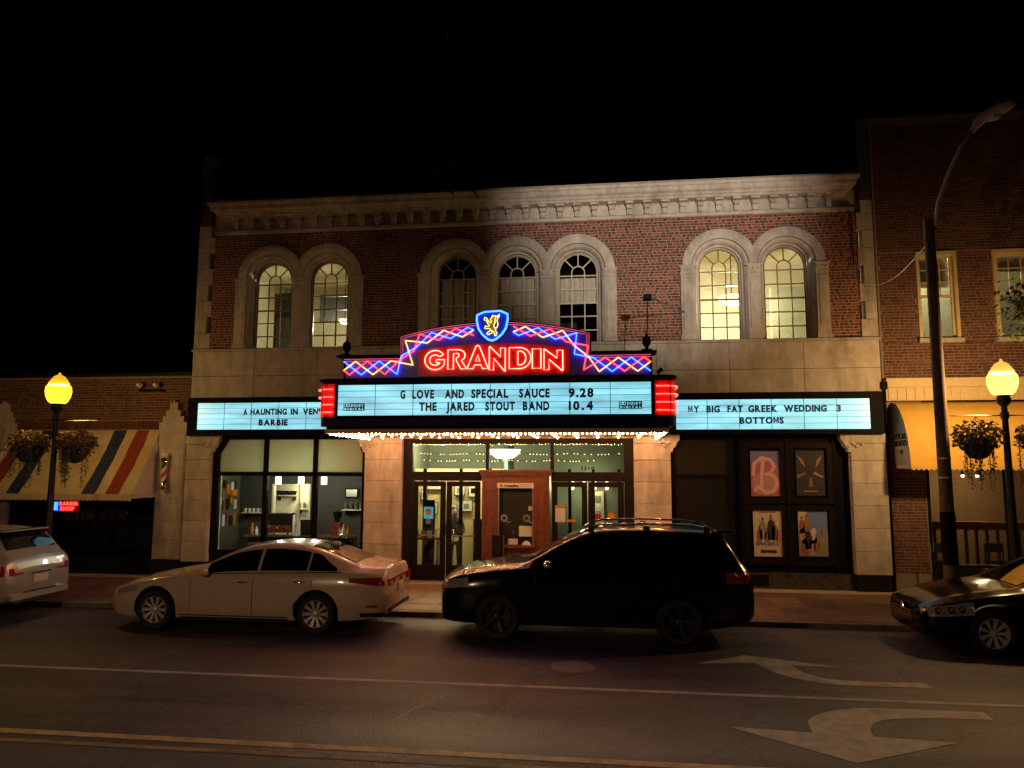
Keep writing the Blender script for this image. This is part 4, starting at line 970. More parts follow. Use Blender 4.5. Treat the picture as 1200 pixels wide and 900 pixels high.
for i in range(3): tag(MB().box(-4.78+i*.16, -4.66+i*.16, 18.35, 18.36, 1.02, 1.2).build('leaflet', [M['paper'], M['redp'], M['plate']][i], org=(-4.7+i*.16,18.35,1.02)), ['white leaflet at the left end of the lobby table', 'red leaflet in the middle of the lobby table', 'grey leaflet at the right of the lobby table'][i], 'leaflet')
bl_ = empty('bowl_light', (-2.42, 19.3, 3.2), 'large lit bowl ceiling light behind the glass over the ticket booth', 'lamp')
M['bowl'] = emit('lit_bowl', (.95, .95, .85), 1.6)
MB().lathe([(.01,3.0),(.22,3.02),(.36,3.12),(.42,3.24),(.40,3.25)], (-2.55, 18.75, 0), 24).build('bowl', M['bowl'], bl_, smooth=True)
MB().tube([(-2.55,18.75,3.24),(-2.55,18.75,3.74)], .012, 6).build('stem', M['blackp'], bl_); point('lamp_light', (-2.55, 18.75, 2.85), 26, (.95, 1, .85), .25, bl_)
for i, (x, y) in enumerate(((-4.6, 19.6), (-3.5, 19.6))):
    t = empty('spot_lamp', (x, y, 3.2), ['ceiling lamp washing the left part of the yellow lobby wall', 'ceiling lamp washing the yellow lobby wall beside the booth'][i], 'lamp')
    MB().lathe([(.06,3.5),(.08,3.6),(.08,3.7)], (x, y, 0), 12).build('can', M['blackp'], t); point('lamp_light', (x, y, 3.35), 200, (1, .80, .42), .1, t)
for i, (x, y) in enumerate(((-.95, 21.9), (-.62, 21.9), (-.3, 21.9), (.05, 21.9))):
    t = empty('wall_sconce', (x, y, 2.25), 'small lit tube sconce on the lobby back wall, %s from the booth' % ['first', 'second', 'third', 'fourth'][i], 'sconce')
    MB().lathe([(.035,2.15),(.045,2.2),(.04,2.55)], (x, y-.08, 0), 10).build('shade', M['sconce'] if 'sconce' in M else M['shade'], t, smooth=40); MB().box(x-.03, x+.03, y-.06, y+.1, 2.25, 2.35).build('bracket', M['frame'], t)
point('lamp_light', (-.45, 21.5, 2.3), 40, (1, .85, .4), .25, t)
pc2 = empty('lobby_mirror', (-.25, 21.95, 1.2), 'pale panel with notices on the back wall of the right lobby', 'panel')
MB().box(-.45, -.05, 21.9, 21.99, .9, 2.1).build('board', M['cream'], pc2)
for i in range(4): MB().box(-.42+.02*i, -.1-.03*(i % 2), 21.885, 21.899, 1.0+i*.26, 1.2+i*.26).build('sheet', [M['paper'], M['redp'], M['plate'], M['greenin']][i], pc2)
# string lights behind the transom
for j, (y, z, a, e) in enumerate(((17.95, 3.14, -4.55, .42), (18.3, 2.98, -4.55, -.2))):
    t = empty('string_lights', ((a+e)/2, y, z), ['upper string of tiny warm lights behind the entrance transom', 'lower string of tiny warm lights behind the entrance transom'][j], 'string lights')
    pts = [(a+(e-a)*i/60, y, z-.03*math.sin(math.pi*((i % 15)/15))) for i in range(61)]
    MB().tube(pts, .004, 4).build('wire', M['blackp'], t)
    fb = MB().ball((0,0,0), .011, n=6, m=4).mesh('bulb', M['fairy'])
    k = 0
    while k < 60:
        link('bulb', fb, t, (pts[k][0], y, pts[k][2]-.01)); k += random.choice((1, 1, 2, 3))
# a person in a dark hooded top seen through the entrance door ----------------------
def skin_body(name, joints, edges, m, parent, sub=1):
    """joints: list of (x,y,z,r)"""
    me = bpy.data.meshes.new(name); me.from_pydata([j[:3] for j in joints], edges, [])
    ob = bpy.data.objects.new(name, me); COL.objects.link(ob)
    md = ob.modifiers.new('skin', 'SKIN'); sv = me.skin_vertices[0].data
    for i, j in enumerate(joints): sv[i].radius = (j[3], j[3]*(j[4] if len(j) > 4 else 1))
    sv[0].use_root = True
    sd = ob.modifiers.new('sub', 'SUBSURF'); sd.levels = sub+1; sd.render_levels = sub+1
    dg = bpy.context.evaluated_depsgraph_get(); dg.update()
    nm = bpy.data.meshes.new_from_object(ob.evaluated_get(dg)); bpy.data.objects.remove(ob); bpy.data.meshes.remove(me)
    nm.materials.clear(); nm.materials.append(m); nm.shade_smooth(); nm.name = name
    o = link(name, nm, parent, ORG[parent.name]); return o
PX, PY = -3.95, 19.35
pr = empty('person', (PX, PY, .12), 'person in a dark hooded top standing in the lobby left of the ticket booth', 'person')
skn = mat('skin', (.42, .24, .17), .5, .1, 12)
cl = mat('dark_blue_cloth', (.025, .03, .05), .9, .2, 20, .3, 60); je = mat('grey_trousers', (.06, .05, .05), .9, .2, 20)
J = [(0,0,.92,.155),(0,0,1.12,.15),(0,.0,1.32,.17),(0,0,1.44,.10),(0,-.01,1.52,.055),
     (.19,0,1.38,.07),(.27,-.03,1.14,.052),(.22,-.22,1.02,.04),(.18,-.30,1.0,.03),
     (-.19,0,1.38,.07),(-.27,-.03,1.14,.052),(-.20,-.22,1.04,.04),(-.16,-.30,1.03,.03)]
skin_body('torso', J, [(0,1),(1,2),(2,3),(3,4),(3,5),(5,6),(6,7),(7,8),(3,9),(9,10),(10,11),(11,12)], cl, pr)
skin_body('trousers', [(0,0,.93,.15),(.10,0,.80,.095),(.11,0,.45,.065),(.11,.02,.08,.045),(.11,-.14,.04,.04),(-.10,0,.80,.095),(-.11,.0,.45,.065),(-.11,.02,.08,.045),(-.11,-.14,.04,.04)],
          [(0,1),(1,2),(2,3),(3,4),(0,5),(5,6),(6,7),(7,8)], je, pr)
hd_ = MB().ball((PX, PY-.02, 1.76), .078, .095, .115, 16, 10).ball((PX, PY-.115, 1.74), .014, .02, .022, 6, 4).ball((PX-.078, PY, 1.75), .012, .02, .03, 6, 4).ball((PX+.078, PY, 1.75), .012, .02, .03, 6, 4)
hd_.lathe([(.05,1.58),(.05,1.68)], (PX, PY, 0), 12); hd_.build('head', skn, pr, smooth=True)
MB().ball((PX, PY+.02, 1.80), .088, .10, .10, 14, 8).build('hair', mat('brown_hair', (.05,.025,.015), .7, .3, 60), pr, smooth=True)
MB().ball((PX-.03, PY-.108, 1.775), .010, .006, .006, 6, 4).ball((PX+.03, PY-.108, 1.775), .010, .006, .006, 6, 4).build('eyes', M['blackp'], pr); MB().ball((PX, PY-.105, 1.70), .022, .008, .006, 8, 4).build('mouth', M['redp'], pr)
for s in (-1, 1):
    hx = PX+(.16 if s < 0 else .18)*s; hz = 1.15 if s < 0 else 1.12
    h = MB().ball((hx, PY-.34, hz), .035, .045, .018, 10, 6)
    for k in range(4): h.tube([(hx-.027+k*.018, PY-.37, hz), (hx-.028+k*.0185, PY-.41-.008*(k in (1,2)), hz-.006), (hx-.028+k*.0185, PY-.43-.01*(k in (1,2)), hz-.025)], .008, 6, r1=.006)
    h.tube([(hx-s*.03, PY-.33, hz), (hx-s*.05, PY-.36, hz-.005), (hx-s*.05, PY-.385, hz-.01)], .009, 6, r1=.007)
    h.build('hand', skn, pr, smooth=True)

pr.scale = (.90, .90, .90)
# ================================================================ POSTER BAY (right)
PB = empty('poster_front', (3.5, YF, .1), parent=T)
MB().box(1.5, 5.46, YF+.06, YF+.2, .09, .45).build('marble_base', M['marble'], PB)
MB().box(3.1, 3.62, YF+.045, YF+.058, .16, .40).build('grille', M['blackp'], PB)
f = MB().box(1.5, 5.46, YF+.12, YF+.2, .45, 3.56).build('panel_wall', M['blackp'], PB)
M['gg'] = mat('dark_blind_glass', (.022, .020, .017), .3, .3, 2, spec=.2)
MB().box(1.62, 2.80, YF+.10, YF+.118, 2.64, 3.42).build('glass_pane', M['gg'], PB)
MB().box(1.62, 2.80, YF+.10, YF+.118, .55, 2.56).build('glass_pane', M['base'], PB)
MB().box(1.5, 1.62, YF+.05, YF+.119, .45, 3.56).box(2.80, 2.92, YF+.05, YF+.119, .45, 3.56).box(1.62, 2.8, YF+.05, YF+.119, 2.56, 2.64).build('frame', M['blackp'], PB)
def pcase(x0, x1, z0, z1, label):
    t = empty('poster_case', ((x0+x1)/2, YF+.1, z0), label, 'poster case'); y = YF
    MB().box(x0, x1, y+.06, y+.118, z0, z0+.12).box(x0, x1, y+.06, y+.118, z1-.12, z1).box(x0, x0+.12, y+.06, y+.118, z0+.12, z1-.12).box(x1-.12, x1, y+.06, y+.118, z0+.12, z1-.12).build('frame', M['frame'], t)
    return t
def P2(x0, x1, z0, z1): return lambda u, v: (x0+(x1-x0)*u, z0+(z1-z0)*v)
def poly_on(t, name, pts, k, m): MB().prism(pts, YF+.096-.0022*k, YF+.0975-.0022*k).build(name, m, t)
mt = lambda n, c: mat('print_'+n, c, .6, .12, 14)
PK, PW, LB, PR, CR, DK, SK, BR, GN = mt('pink', (.42,.10,.20)), mt('pale_pink', (.62,.42,.45)), mt('lilac', (.16,.16,.42)), mt('rose', (.44,.22,.27)), mt('cream', (.55,.47,.38)), mt('ink', (.02,.02,.025)), mt('sky', (.13,.22,.45)), mt('brown', (.25,.10,.06)), mt('olive', (.22,.24,.12))
# top left: pink sheet with a big round letter
cs = [(3.14,4.07,1.99,3.36,'poster case with a pink and lilac poster showing a large letter B'), (4.13,5.10,1.99,3.36,'poster case with a nearly black poster, upper right'),
      (3.14,4.07,.62,1.95,'poster case with a cream poster reading BOTTOMS'), (4.13,5.10,.62,1.95,'poster case with a blue sky group poster, lower right')]
T_ = [pcase(*c) for c in cs]
bx = [(3.31,3.95,2.15,3.17),(4.31,4.93,2.17,3.18),(3.33,3.97,.80,1.83),(4.31,4.94,.82,1.83)]
for t, (a, e, c, d), m in zip(T_, bx, (LB, DK, CR, SK)): MB().box(a, e, YF+.096, YF+.117, c, d).build('poster', m, t)
g = P2(*bx[0]); t = T_[0]
poly_on(t, 'print', [g(*p) for p in [(0,0),(1,0),(1,.55),(.85,.75),(.55,.86),(.25,.80),(.05,.62),(0,.5)]], 1, PK)
poly_on(t, 'print', [g(*p) for p in arcp(.52,.28,.50,.26,0,350,24)], 2, PR)
def ribbon(t, pts, w_, k, m):
    out = []; inn = []
    for i, p in enumerate(pts):
        a = pts[max(0, i-1)]; b_ = pts[min(len(pts)-1, i+1)]; tx, tz = b_[0]-a[0], b_[1]-a[1]; l = math.hypot(tx, tz) or 1
        out.append((p[0]-tz/l*w_, p[1]+tx/l*w_)); inn.append((p[0]+tz/l*w_, p[1]-tx/l*w_))
    mb = MB(); y = YF+.096-.0022*k
    mb.grid([[(x, y, z) for x, z in out], [(x, y, z) for x, z in inn]]).build('print', m, t)
ribbon(t, [g(*p) for p in [(.08,.45),(.12,.72),(.40,.86),(.70,.80),(.82,.66),(.72,.54),(.50,.50),(.78,.46),(.90,.30),(.78,.12),(.50,.08),(.22,.22),(.12,.10)]], .040, 3, PW)
ribbon(t, [g(*p) for p in [(.44,.80),(.38,.5),(.36,.2)]], .040, 4, PW)
# dark poster
g = P2(*bx[1]); t = T_[1]
OG = mt('ochre', (.30,.17,.05)); 
for pts, m in (([(.05,.9),(.25,.8),(.35,.62),(.2,.72)], OG), ([(.95,.9),(.75,.8),(.68,.62),(.8,.7)], OG), ([(.02,.45),(.3,.52),(.34,.48),(.05,.38)], BR), ([(.98,.42),(.65,.54),(.60,.48),(.9,.4)], OG), ([(.47,.40),(.55,.40),(.57,.2),(.45,.2)], BR)):
    poly_on(t, 'print', [g(*p) for p in pts], 1, m)
for i in range(9): poly_on(t, 'print', [g(.26+i*.055, .085), g(.30+i*.055, .085), g(.30+i*.055, .11), g(.26+i*.055, .11)], 1, PR)
# cream poster, generic group of figures
g = P2(*bx[2]); t = T_[2]
random.seed(4)
def fig(cx_, cz_, s, m1, m2, k):
    poly_on(t, 'print', [g(cx_+s*p[0], cz_+s*p[1]) for p in [(-.10,0),(.10,0),(.13,.18),(.09,.34),(.03,.38),(-.03,.38),(-.09,.34),(-.12,.18)]], k, m1)
    poly_on(t, 'print', [g(cx_+s*p[0], cz_+s*p[1]) for p in arcp(0,.43,.045,.055,0,340,10)], k+.6, m2)
for (x, z, s, c1) in ((.32,.38,1.0,GN),(.60,.36,1.15,DK),(.72,.34,.9,BR),(.2,.3,.8,BR),(.45,.28,.7,LB),(.85,.3,.6,PR)): fig(x, z, s, c1, BR, 1)
for i in range(6): poly_on(t, 'print', [g(.14+i*.13+.06*p[0], .28+.05*p[1]) for p in arcp(0,0,1,1,0,330,8)], 2.5, (BR, LB, GN)[i % 3])
word('BOTTOMS', bx[2][0]+.15, bx[2][1]-.15, YF+.085, bx[2][2]+.09, .06, DK, t)
poly_on(t, 'print', [g(.2,.95), g(.8,.95), g(.8,.965), g(.2,.965)], 1, DK)
g = P2(*bx[3]); t = T_[3]
poly_on(t, 'print', [g(*p) for p in [(0,.55),(0,1),(.30,1),(.34,.6)]], 1, CR)
poly_on(t, 'print', [g(*p) for p in [(0,0),(1,0),(1,.45),(.85,.62),(.7,.4),(.4,.5),(0,.55)]], 1, GN)
for (x, z, s, c1) in ((.12,.5,.8,BR),(.28,.5,.9,OG),(.15,.28,.9,PR),(.32,.16,1.0,DK),(.2,.0,1.0,BR),(.52,.28,.9,PW),(.6,.1,.8,OG),(.45,.02,.9,PR),(.8,.05,1.1,GN)): fig(x, z, s, c1, BR, 2)
MB().box(4.075, 4.125, YF+.04, YF+.12, .62, 3.36).build('mullion', M['frame'], PB)
for x in (3.06, 5.105): MB().box(x, x+.075, YF+.05, YF+.12, .5, 3.46).build('mullion', M['blackp'], PB)
# ================================================================ BARBER SHOP (left neighbour)
LB_ = empty('barber_shop_building', (-15, YF, 0), 'low brown brick shop building with a stepped stone pier left of the theatre', 'shop building')
MB().box(-26, -10.46, YF+.12, 30, 3.6, 5.15).box(-26, -15.9, YF+.12, 30, 0, 3.6).box(-11.22, -10.46, YF+.1, 18.2, 0, 3.6).build('wall', M['mortar2'], LB_)
bricks(LB_, -21.0, -10.48, 3.98, 5.08, YF+.12, M['brick2'], M['brick2'], None, None, parts=LB_)
sd = MB()
for i in range(128): sd.cbox(-20.6+i*.0785, -20.6+i*.0785+.068, YF+.095, YF+.14, 3.74, 3.95, .003)
tag(sd.build('soldier_course', M['brick2'], LB_, fix=False), kind='stuff')
MB().box(-26, -10.5, YF+.05, YF+.4, 5.10, 5.19).build('coping', M['base'], LB_)
def stepped_pier(x0, x1):
    c = (x0+x1)/2; w_ = x1-x0; zt = 4.40
    st_ = [(0, .5), (0, 3.9), (.12, 3.9), (.12, 4.05), (.24, 4.05), (.24, 4.2), (.36, 4.2), (.36, zt), (.46, zt), (.5, zt+.08)]
    L_ = [(x0+w_*u, z) for u, z in st_]; Rr = [(x1-w_*u, z) for u, z in st_[:-1]]
    MB().prism([(x0,.5)]+L_[1:]+Rr[::-1], YF-.04, YF+.3).build('stone_pier', M['stone'], LB_)
    MB().box(x0, x1, YF-.05, YF+.3, .1, .498).build('base_block', M['base'], LB_)
    for k, z in enumerate((.95, 1.4, 1.85, 2.3, 2.75, 3.2, 3.65)): MB().cbox(x0+.03, x1-.03, YF-.055, YF-.03, z-.43, z-.01, .006).build('stone_block', M['stone'], LB_)
stepped_pier(-11.22, -10.47); stepped_pier(-16.0, -15.3)
# shop window under the awning
MB().box(-15.3, -11.22, YF+.1, YF+.2, .1, .6).build('bulkhead', M['base'], LB_)
f = MB().box(-15.3, -11.22, YF+.06, YF+.16, .6, .68).box(-15.3, -11.22, YF+.06, YF+.16, 2.6, 2.7).box(-15.3, -11.22, YF+.06, YF+.16, 3.2, 3.6)
for x in (-15.28, -13.9, -12.5, -11.3): f.box(x-.04, x+.04, YF+.058, YF+.16, .6, 3.6)
f.build('frame', M['blackp'], LB_)
for a, e in ((-15.24,-13.94),(-13.86,-12.54),(-12.46,-11.34)): MB().box(a, e, YF+.1, YF+.108, .68, 2.6).build('glass_pane', M['glass'], LB_)
lettp = mat('faded_window_lettering', (.035, .022, .025), .7, .1, 10)
word('BARBER', -13.8, -12.9, YF+.09, 1.45, .22, lettp, LB_); word('SHOP', -12.75, -12.0, YF+.09, 1.45, .22, lettp, LB_)
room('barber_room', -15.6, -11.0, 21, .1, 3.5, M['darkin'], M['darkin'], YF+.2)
# stripe awning: separate fabric stripes
A = empty('striped_awning', (-13.25, YF, 2.0), 'sloping cream awning with slanting navy and red stripes over the barber shop', 'awning')
AT, AB, AYF = 3.70, 2.12, 16.40
def aw(x, z): # z -> y on the sloping sheet
    return YF+.02-(YF-AYF)*(AT-z)/(AT-AB)
M['acream'] = mat('cream_canvas', (.55, .45, .28), .85, .1, 4, .15, 40); M['anavy'] = mat('navy_canvas', (.02, .03, .09), .85, .1, 4); M['ared'] = mat('red_canvas', (.26, .04, .02), .85, .1, 4); M['awhite'] = mat('white_canvas', (.55, .52, .52), .85, .08, 4)
ax0, ax1 = -15.3, -11.2; SL = -.06
edges = [-1.0, -.45, .55, 1.15, 2.2, 2.75, 3.35, 3.8, 4.45, 9]     # stripe starts measured along the top from ax0
colr = ['acream', 'ared', 'acream', 'anavy', 'acream', 'anavy', 'acream', 'ared', 'acream']
def clipx(v): return min(ax1, max(ax0, v))
xsT = [-15.3, -15.15, -14.80, -14.48, -14.12, -12.47, -12.12, -11.85, -11.50, -10.0]
cols_ = ['acream', 'ared', 'acream', 'anavy', 'acream', 'anavy', 'acream', 'ared', 'acream']
for i in range(len(xsT)-1):
    rows = []
    for k in range(13):
        z = AT-(AT-AB)*k/12; sh_ = SL*k/12
        a, e = clipx(xsT[i]+sh_), clipx(xsT[i+1]+sh_)
        if i == 3: a, e = clipx(xsT[i]+sh_), clipx(xsT[i+1]+sh_)
        sag = .05*math.sin(math.pi*k/12)+.012*math.sin(k*1.3+i*2.1)
        n_ = max(3, int(abs(e-a)/.12)); rows.append([(a+(e-a)*q/n_, aw(0, z)+sag+.012*math.sin((a+(e-a)*q/n_)*6.5+k*.25)*math.sin(math.pi*k/12), z) for q in range(n_+1)])
    if i < 99 and rows: MB().grid(rows).build('canvas_stripe', M[cols_[i]], A, smooth=True)
# valance, scalloped
va = MB()
for i in range(41):
    x = ax0+i*.1; va.prism([(x,AB),(x,AB-.12),(x+.02,AB-.15),(x+.05,AB-.16),(x+.08,AB-.15),(x+.1,AB-.12),(x+.1,AB)], AYF-.0, AYF+.012)
va.build('valance', M['acream'], A)
for x in (ax0, ax1): MB().add([(x,YF,AT),(x,YF,AB-.1),(x,AYF+.015,AB-.1),(x,AYF+.015,AB)], [(0,1,2,3)]).build('side_panel', M['awhite'], A)
MB().tube([(ax0,AYF+.03,AB-.01),(ax1,AYF+.03,AB-.01)], .015, 6).tube([(ax0,AYF+.03,AB-.01),(ax0,YF,AB)], .015, 6).tube([(ax1-.01,AYF+.03,AB-.01),(ax1-.01,YF,AB)], .015, 6).build('awning_frame', M['steel'], A)
# neon barber sign in the window
N_ = empty('neon_shop_sign', (-13.72, YF+.05, 1.8), 'small blue and red neon BARBER SHOP sign in the dark shop window', 'neon sign')
MB().box(-13.88, -13.34, YF+.035, YF+.05, 1.77, 2.05).build('backing', M['redp'], N_); MB().box(-14.03, -13.883, YF+.035, YF+.05, 1.77, 2.05).build('backing', M['shieldblue'], N_)
word('BARBER', -13.86, -13.36, YF+.02, 1.935, .085, M['nred'], N_, bold=.008); word('SHOP', -13.84, -13.46, YF+.02, 1.80, .10, M['nred'], N_, bold=.008)
for x in (-14.0, -13.93, -13.965): MB().tube([(x,YF+.02,1.83),(x,YF+.02,1.99)], .010, 6).build('neon_tube', M['nblue'], N_)
for z in (1.82, 2.0): MB().tube([(-14.01,YF+.02,z),(-13.91,YF+.02,z)], .010, 6).build('neon_tube', M['nblue'], N_)
N_.location.z -= .14
# barber pole
BP = empty('barber_pole', (-10.93, YF-.17, 2.25), 'striped barber pole with white globe on the stone pier left of the theatre', 'barber pole')
c = (-10.93, YF-.17, 0)
MB().lathe([(.03,2.20),(.085,2.24),(.10,2.30),(.10,2.34),(.075,2.38)], c, 16).build('chrome_cap', M['chrome'], BP, smooth=40); MB().lathe([(.075,2.86),(.10,2.90),(.10,2.94),(.06,3.0)], c, 16).build('chrome_cap', M['chrome'], BP, smooth=40)
MB().ball((c[0], c[1], 3.06), .095, n=14, m=8).build('globe', mat('white_globe', (.6,.58,.5), .3), BP, smooth=True)
for k, m in enumerate(('awhite', 'redp', 'awhite', 'anavy')):
    rows = []
    for i in range(17):
        z = 2.38+.48*i/16; a0 = i/16*math.pi*2+k*math.pi/2; rows.append([(c[0]+.07*math.cos(a0+j*math.pi/8), c[1]+.07*math.sin(a0+j*math.pi/8), z) for j in range(5)])
    MB().grid(rows).build('stripe', M[m], BP, smooth=True)
MB().box(-10.97, -10.89, YF-.13, YF-.05, 2.26, 2.32).box(-10.97, -10.89, YF-.13, YF-.05, 2.9, 2.95).build('bracket', M['steel'], BP)
# wall fixture with two floods
WF = empty('wall_floodlight', (-11.35, YF+.05, 4.75), 'pair of small unlit floodlights on a bracket high on the brown brick wall', 'floodlight')
MB().box(-11.9, -11.2, YF+.04, YF+.1, 4.7, 4.76).build('bar', M['blackp'], WF)
for x in (-11.8, -11.35): MB().lathe([(.04,-.1),(.07,0),(.065,.02)], (x, YF-.05, 4.85), 12, 'y').build('lamp_head', M['alu'], WF); MB().tube([(x,YF+.05,4.75),(x,YF-.1,4.82)], .015, 6).build('knuckle', M['blackp'], WF)

# ================================================================ RIGHT NEIGHBOUR
RB = empty('brick_building', (9.5, YF, 0), 'red brick building with two tall sash windows right of the theatre', 'building')
RW = [(7.10, 7.97), (8.75, 9.75), (10.9, 11.9)]
w = MB(); xs = [6.25]+[v for r_ in RW for v in r_]+[14]
for a, e in zip(xs[:-1], xs[1:]):
    if (a, e) in RW: w.box(a, e, YF+.02, YF+.3, 4.8, 5.70).box(a, e, YF+.02, YF+.3, 7.72, 11)
    else: w.box(a, e, YF+.02, YF+.3, 4.8, 11)
w.build('wall', M['mortar2'], RB)
MB().box(6.25, 14, YF+.31, 30, 10.5, 10.9).box(6.25, 6.5, YF+.3, 30, 0, 10.5).build('roof', M['blackp'], RB)
sk = lambda x, z: any(a-.005 < x < e+.005 for a, e in RW) and 5.66 < z < 7.76
bricks(RB, 6.3, 11.6, 4.82, 5.62, YF+.02, M['brick2'], M['brick2'], None, None, parts=RB); bricks(RB, 6.3, 11.6, 7.74, 10.8, YF+.02, M['brick2'], M['brick2'], None, None, parts=RB)
for a_, e_ in zip((6.3, 7.98, 9.76), (7.09, 8.74, 11.6)): bricks(RB, a_, e_, 5.62, 7.73, YF+.02, M['brick2'], M['brick2'], None, None, parts=RB)
M['yel'] = mat('cream_window_trim', (.62, .50, .28), .6, .08, 8)
def sash_window(a, e):
    W = MB().box(a, a+.07, YF-.03, YF+.12, 5.70, 7.72).box(e-.07, e, YF-.03, YF+.12, 5.70, 7.72).box(a+.07, e-.07, YF-.03, YF+.12, 7.64, 7.72).build('window', M['yel'], RB); ORG[W.name] = ORG[RB.name]
    MB().box(a-.04, e+.04, YF-.10, YF+.12, 5.60, 5.698).build('sill', M['stone'], W)
    s = MB().box(a+.071, a+.11, YF+.08, YF+.12, 5.70, 7.64).box(e-.11, e-.071, YF+.08, YF+.12, 5.70, 7.64).box(a+.11, e-.11, YF+.08, YF+.12, 6.66, 6.73).box(a+.11, e-.11, YF+.08, YF+.12, 5.70, 5.76).box(a+.11, e-.11, YF+.08, YF+.12, 7.58, 7.64).build('sash', M['yel'], W)
    n_ = 3; ww = (e-a-.22)/n_; mu = MB()
    for i in range(1, n_): mu.box(a+.11+i*ww-.01, a+.11+i*ww+.01, YF+.085, YF+.115, 6.73, 7.58)
    for z in (7.01, 7.30): mu.box(a+.11, e-.11, YF+.086, YF+.114, z-.01, z+.01)
    mu.build('muntin', M['yel'], W)
    for i in range(n_):
        for k in range(3): MB().box(a+.12+i*ww, a+.10+(i+1)*ww, YF+.1, YF+.105, 6.73+k*.285, 7.0+k*.285).build('pane', M['oldglass'], W)
    MB().box(a+.11, e-.11, YF+.1, YF+.105, 5.76, 6.66).build('pane', M['oldglass'], W)
    MB().box(a+.09, e-.09, YF+.2, YF+.21, 6.92 if a < 8 else 7.25, 7.64).build('blind', M['paper'], W)
for a, e in RW[:2]: sash_window(a, e)
rr = room('upstairs_room', 6.5, 12, 20.5, 5.0, 8.2, mat('dim_room_wall', (.22,.22,.15), .9), M['ceilin'])
ceiling_lamp(8.3, 19.3, 8.0, .12, 330, 'small lamp glowing in the upstairs room of the right brick building')
# ground floor of it: panelled band, yellow curved awning
band = empty('panelled_fascia', (9, YF, 4.3), 'pale panelled fascia band under the brick above the yellow awning', 'fascia')
MB().box(6.3, 14, YF-.10, YF+.1, 4.60, 4.80).build('rail', M['yel'], band); MB().box(6.3, 14, YF-.04, YF+.1, 4.30, 4.598).build('board', M['yel'], band)
for i in range(30): MB().cbox(6.34+i*.19, 6.34+i*.19+.17, YF-.06, YF-.035, 4.32, 4.58, .008).build('fascia_panel', M['yel'], band)
YA = empty('yellow_awning', (9.2, YF, 2.8), 'yellow curved awning with a white end panel over the shop at the right', 'awning')
M['aw_y'] = mat('yellow_canvas', (.58, .36, .07), .8, .1, 3, .1, 40)
prof = [(0,4.26),(-.22,4.20),(-.42,4.05),(-.62,3.78),(-.76,3.45),(-.84,3.1),(-.86,2.86)]
pts = resample(prof, .06)
MB().grid([[(x, YF+y, z) for y, z in pts] for x in (6.42, 8.2, 10, 12, 14)]).build('canvas', M['aw_y'], YA, smooth=True)
MB().grid([[(6.42, YF, z) for y, z in pts], [(6.42, YF+y, z) for y, z in pts]]).build('end_panel', mat('white_green_canvas', (.40,.46,.42), .8, .08, 4), YA)
va = MB()
for i in range(76):
    x = 6.42+i*.1; va.prism([(x,2.86),(x,2.78),(x+.05,2.74),(x+.1,2.78),(x+.1,2.86)], YF-.866, YF-.856)
va.build('valance', M['aw_y'], YA)
va = MB()
for i in range(8):
    y = YF-.05-i*.1; va.add([(6.42,y,2.87),(6.42,y,2.80),(6.42,y-.05,2.76),(6.42,y-.1,2.80),(6.42,y-.1,2.87)], [(0,1,2,3,4)])
va.build('end_valance', M['awhite'], YA)
for i, (tx, z, h) in enumerate((('LOCAL', 3.42, .13), ('ROOTS', 3.27, .13))):
    lc = empty('word', (6.41, YF-.2, z), parent=YA) if False else None
    y = YF-.10
    for c in tx:
        me, w_ = char_mesh(c, h/.73, M['post'], .004); link('letter', me, YA, (6.408, y, z), rot=(0, 0, R(-90))); y -= w_+.02
MB().ball((6.405, YF-.42, 3.14), .004, .07, .05, 10, 6).build('logo', M['post'], YA)
# brick pier, shopfront and interior
MB().box(6.3, 7.05, YF+.02, YF+.4, .1, 4.28).build('wall', M['mortar2'], RB)
bricks(RB, 6.3, 7.03, .5, 4.2, YF+.02, M['brick2'], M['brick2'], None, None, parts=RB)
MB().box(7.05, 14, YF+.0, YF+.16, .1, .62).build('bulkhead', M['base'], RB)
f = MB().box(7.05, 14, YF+.04, YF+.12, .62, .70).box(7.05, 14, YF+.04, YF+.12, 2.9, 4.28)
for x in (7.09, 8.72, 10.3): f.box(x-.04, x+.04, YF+.038, YF+.12, .62, 2.9)
f.build('frame', M['frame'], RB)
for a, e in ((7.13,8.68),(8.76,10.26)): MB().box(a, e, YF+.07, YF+.078, .70, 2.9).build('glass_pane', M['glass'], RB)
rs = room('restaurant', 7.0, 12, 22, .12, 3.6, mat('brown_room_wall', (.20,.12,.06), .85, .2, 2), M['darkin'], YF+.2)
bench = empty('banquette', (8.6, 20.2, .12), 'long orange wood rail and banquette inside the right restaurant window', 'bench')
MB().box(7.5, 10.5, 20.2, 20.32, 1.25, 1.45).build('top_rail', mat('orange_wood', (.42,.16,.04), .4, .2, 8), bench)
for i in range(12): MB().box(7.55+i*.25, 7.6+i*.25, 20.22, 20.3, .12, 1.25).build('slat', M['wood'], bench)
def chair(x, y, lab, k):
    t = empty('chair', (x, y, .12), lab, 'chair')
    for dx, dy in ((-.2,-.2),(.2,-.2),(-.2,.2),(.2,.2)): MB().box(x+dx-.015, x+dx+.015, y+dy-.015, y+dy+.015, .12, 1.0 if dy > 0 else .55).build('leg', M['steel'], t)
    MB().box(x-.22, x+.22, y-.22, y+.22, .55, .59).build('seat', M['blackp'], t); MB().box(x-.2, x+.2, y+.19, y+.22, .78, 1.0).build('backrest', M['steel'], t)
chair(8.0, 19.0, 'metal chair inside the restaurant window nearest the utility pole', 0); chair(9.3, 19.2, 'metal chair inside the restaurant window right of the lamp post', 1)
